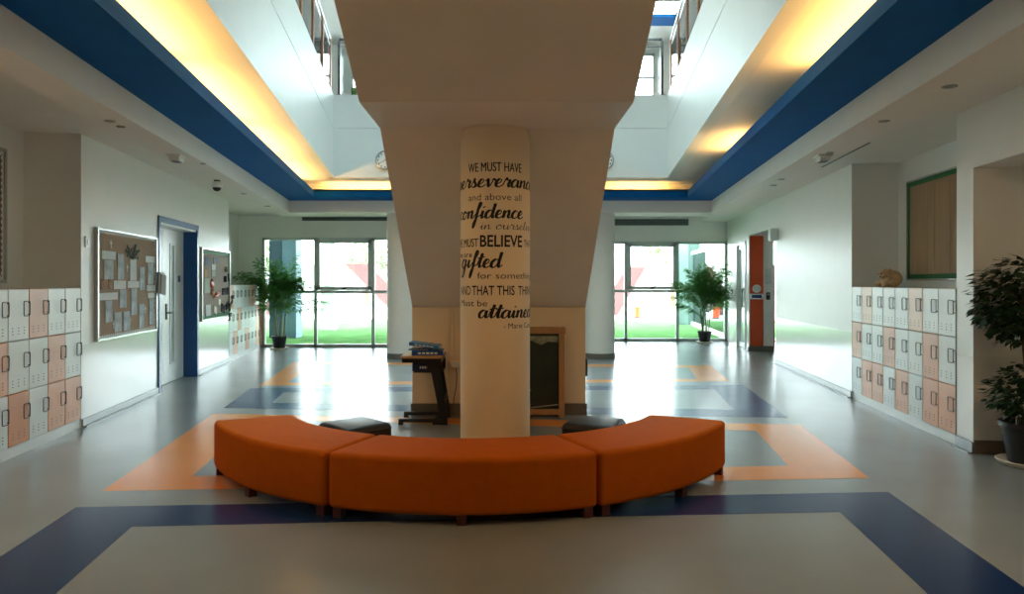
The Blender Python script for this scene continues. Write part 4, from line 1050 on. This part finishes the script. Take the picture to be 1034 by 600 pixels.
balustrade('glass balustrade with copper posts above the right white fascia', lambda q: (rx(FA['R']+.07, 1.3+12*q), 1.3+12*q, ZP), 10)
balustrade('steel balustrade across the far end of the void', lambda q: (lx(FA['L']-.1, 13.37)+q*(rx(FA['R']-.1, 13.37)-lx(FA['L']-.1, 13.37)), 13.37, ZP), 5)
t = thing('ceiling_panel_light', 'bright square ceiling light on the upper floor, seen right of the stair', 'ceiling light', (3.75, 17.2, 8.0))
MB().box(-.4, .4, -.4, .4, -.06, 0).build('frame', M_white, t); MB().box(-.37, .37, -.37, .37, -.07, -.06).build('diffuser', M_lamp, t)
t = thing('wall_picture', 'green picture panel on the upper far wall, seen left of the stair', 'picture', (-3.98, 19.98, 6.35))
MB().box(-.15, .15, -.03, 0, -.3, .45).build('frame', M_dgrey, t); MB().box(-.13, .13, -.035, -.03, -.28, .43).build('picture', mat('green_print', '#5f8f45', .6, 0, .4, 8), t)

# ================================================================== OUTSIDE
b = MB(); b.prism([(-40, YGL+.1), (-.875, YGL+.1), (-.875, YGR+.1), (40, YGR+.1), (40, 29), (-40, 29)], -.25, -.03); lawn = struct(b.build('lawn', M_lawn))
b = MB(); b.box(-60, 60, 29.0, 90, -.25, -.02); struct(b.build('paving', M_pave))
b = MB(); b.box(-60, 60, 28.9, 29.05, -.25, .04); struct(b.build('lawn_kerb', M_pave))
t = thing('boundary_building', 'long white building far across the lawn beyond both glazed walls', 'building', (0, 46, 0))
b = MB(); b.box(-45, 45, 0, 6, -.1, 2.4); b.build('wall', M_bldg, t); MB().box(-45.2, 45.2, -.2, 6.2, 2.4, 2.6).build('parapet', M_bldg, t)
def strut(label, xa, za, xb, zb, Y, wd=.55):
    t = thing('slanted_strut', label, 'strut', (0, Y, 0), group='red slanted struts across the lawn')
    MB().extrude_y([(xa, za), (xa+wd*1.5, za), (xb+wd*1.5, zb), (xb, zb)], -.2, .2).build('beam', M_red, t)
strut('long red slanted strut seen through the left opening sash', -7.3, 2.35, -5.0, -.02, 34, .7)
strut('red slanted strut at the right edge of the left glazing', -5.6, 2.35, -3.3, -.02, 34.8, .7)
strut('red slanted strut seen at the left edge of the left glazing, behind the palm', -10.6, .9, -11.6, -.02, 34, .7)
strut('red slanted strut at the left edge of the right glazing', 5.7, 2.2, 4.4, -.02, 34, .6)
strut('red slanted strut behind the right palm', 8.3, 2.3, 10.3, -.02, 34, .7)
# cladded corner of the building and free columns, left
t = thing('clad_pier', 'tall blue grey clad pier on the lawn behind the left palm', 'pier', (0, 0, 0))
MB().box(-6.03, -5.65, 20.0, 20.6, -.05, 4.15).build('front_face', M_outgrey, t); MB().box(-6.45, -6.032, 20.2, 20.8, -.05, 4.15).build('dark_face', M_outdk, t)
t = thing('lawn_column', 'square white column standing on the lawn, seen through the left opening sash', 'column', (-5.6, 23.6, -.05))
MB().box(-.22, .22, -.22, .22, 0, 4.2).build('shaft', M_bldg, t)
b = MB(); b.box(-9, 9, YGR+.3, 24.2, 4.2, 4.6); struct(b.build('ceiling_canopy', M_bldg))
t = thing('clad_pier', 'tall teal grey clad pier on the lawn left of the right palm', 'pier', (0, 0, 0))
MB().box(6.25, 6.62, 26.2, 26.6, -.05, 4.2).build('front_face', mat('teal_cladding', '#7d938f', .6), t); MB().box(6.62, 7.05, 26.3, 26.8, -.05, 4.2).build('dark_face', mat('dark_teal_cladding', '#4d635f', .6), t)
# glass screen along the right hand lawn
t = thing('glass_screen', 'low glass screen with white rails running across the lawn behind the right palm', 'screen', (0, 0, 0))
A, B = Vector((6.72, 26.0, -.03)), Vector((5.95, 19.3, -.03)); dd = (B-A).normalized(); nn = Vector((dd.y, -dd.x, 0))*.05
for z0, z1, nm in ((0, .1, 'kerb'), (2.5, 2.58, 'top_rail')):
    b = MB(); b.prism([(A+nn).to_2d(), (B+nn).to_2d(), (B-nn).to_2d(), (A-nn).to_2d()], z0-.03, z1); b.build(nm, M_white, t)
b = MB(); b.prism([(A+nn*.1).to_2d(), (B+nn*.1).to_2d(), (B-nn*.1).to_2d(), (A-nn*.1).to_2d()], .1, 2.5); b.build('glass_panel', M_glass, t)
t = thing('bollard', 'small orange bollard on the paving past the lawn, right glazing', 'bollard', (5.65, 30.8, -.02))
MB().lathe([(.14, 0), (.14, .45), (.1, .5)], seg=16).build('post', M_opanel, t); MB().lathe([(.17, 0), (.17, .05)], seg=16).build('base', M_dgrey, t)
def tree(label, loc, seed, h, r):
    rng = random.Random(seed); t = thing('tree', label, 'tree', loc, group='trees across the lawn')
    MB().tube([(0, 0, 0), (.05, 0, h*.5), (0, 0, h)], [.14, .1, .05], 8).build('trunk', M_bark, t)
    leaf_cloud(rng, (0, 0, h), (r, r*.8, r*.7), 1100, .34, 50).build('crown', M_treeleaf, t, smooth='raw')
tree('pale hazy tree past the lawn, left opening sash', (-8.2, 44.0, 0), 3, 3.1, 1.6)
tree('pale green tree past the lawn, right opening sash', (9.7, 42.0, 0), 5, 3.8, 1.7)
tree('tree at the far left past the lawn, behind the left palm', (-12.4, 40.0, 0), 8, 3.2, 1.4)
tree('tree glimpsed at the right edge of the left glazing', (-5.2, 44.0, 0), 9, 3.4, 1.0)
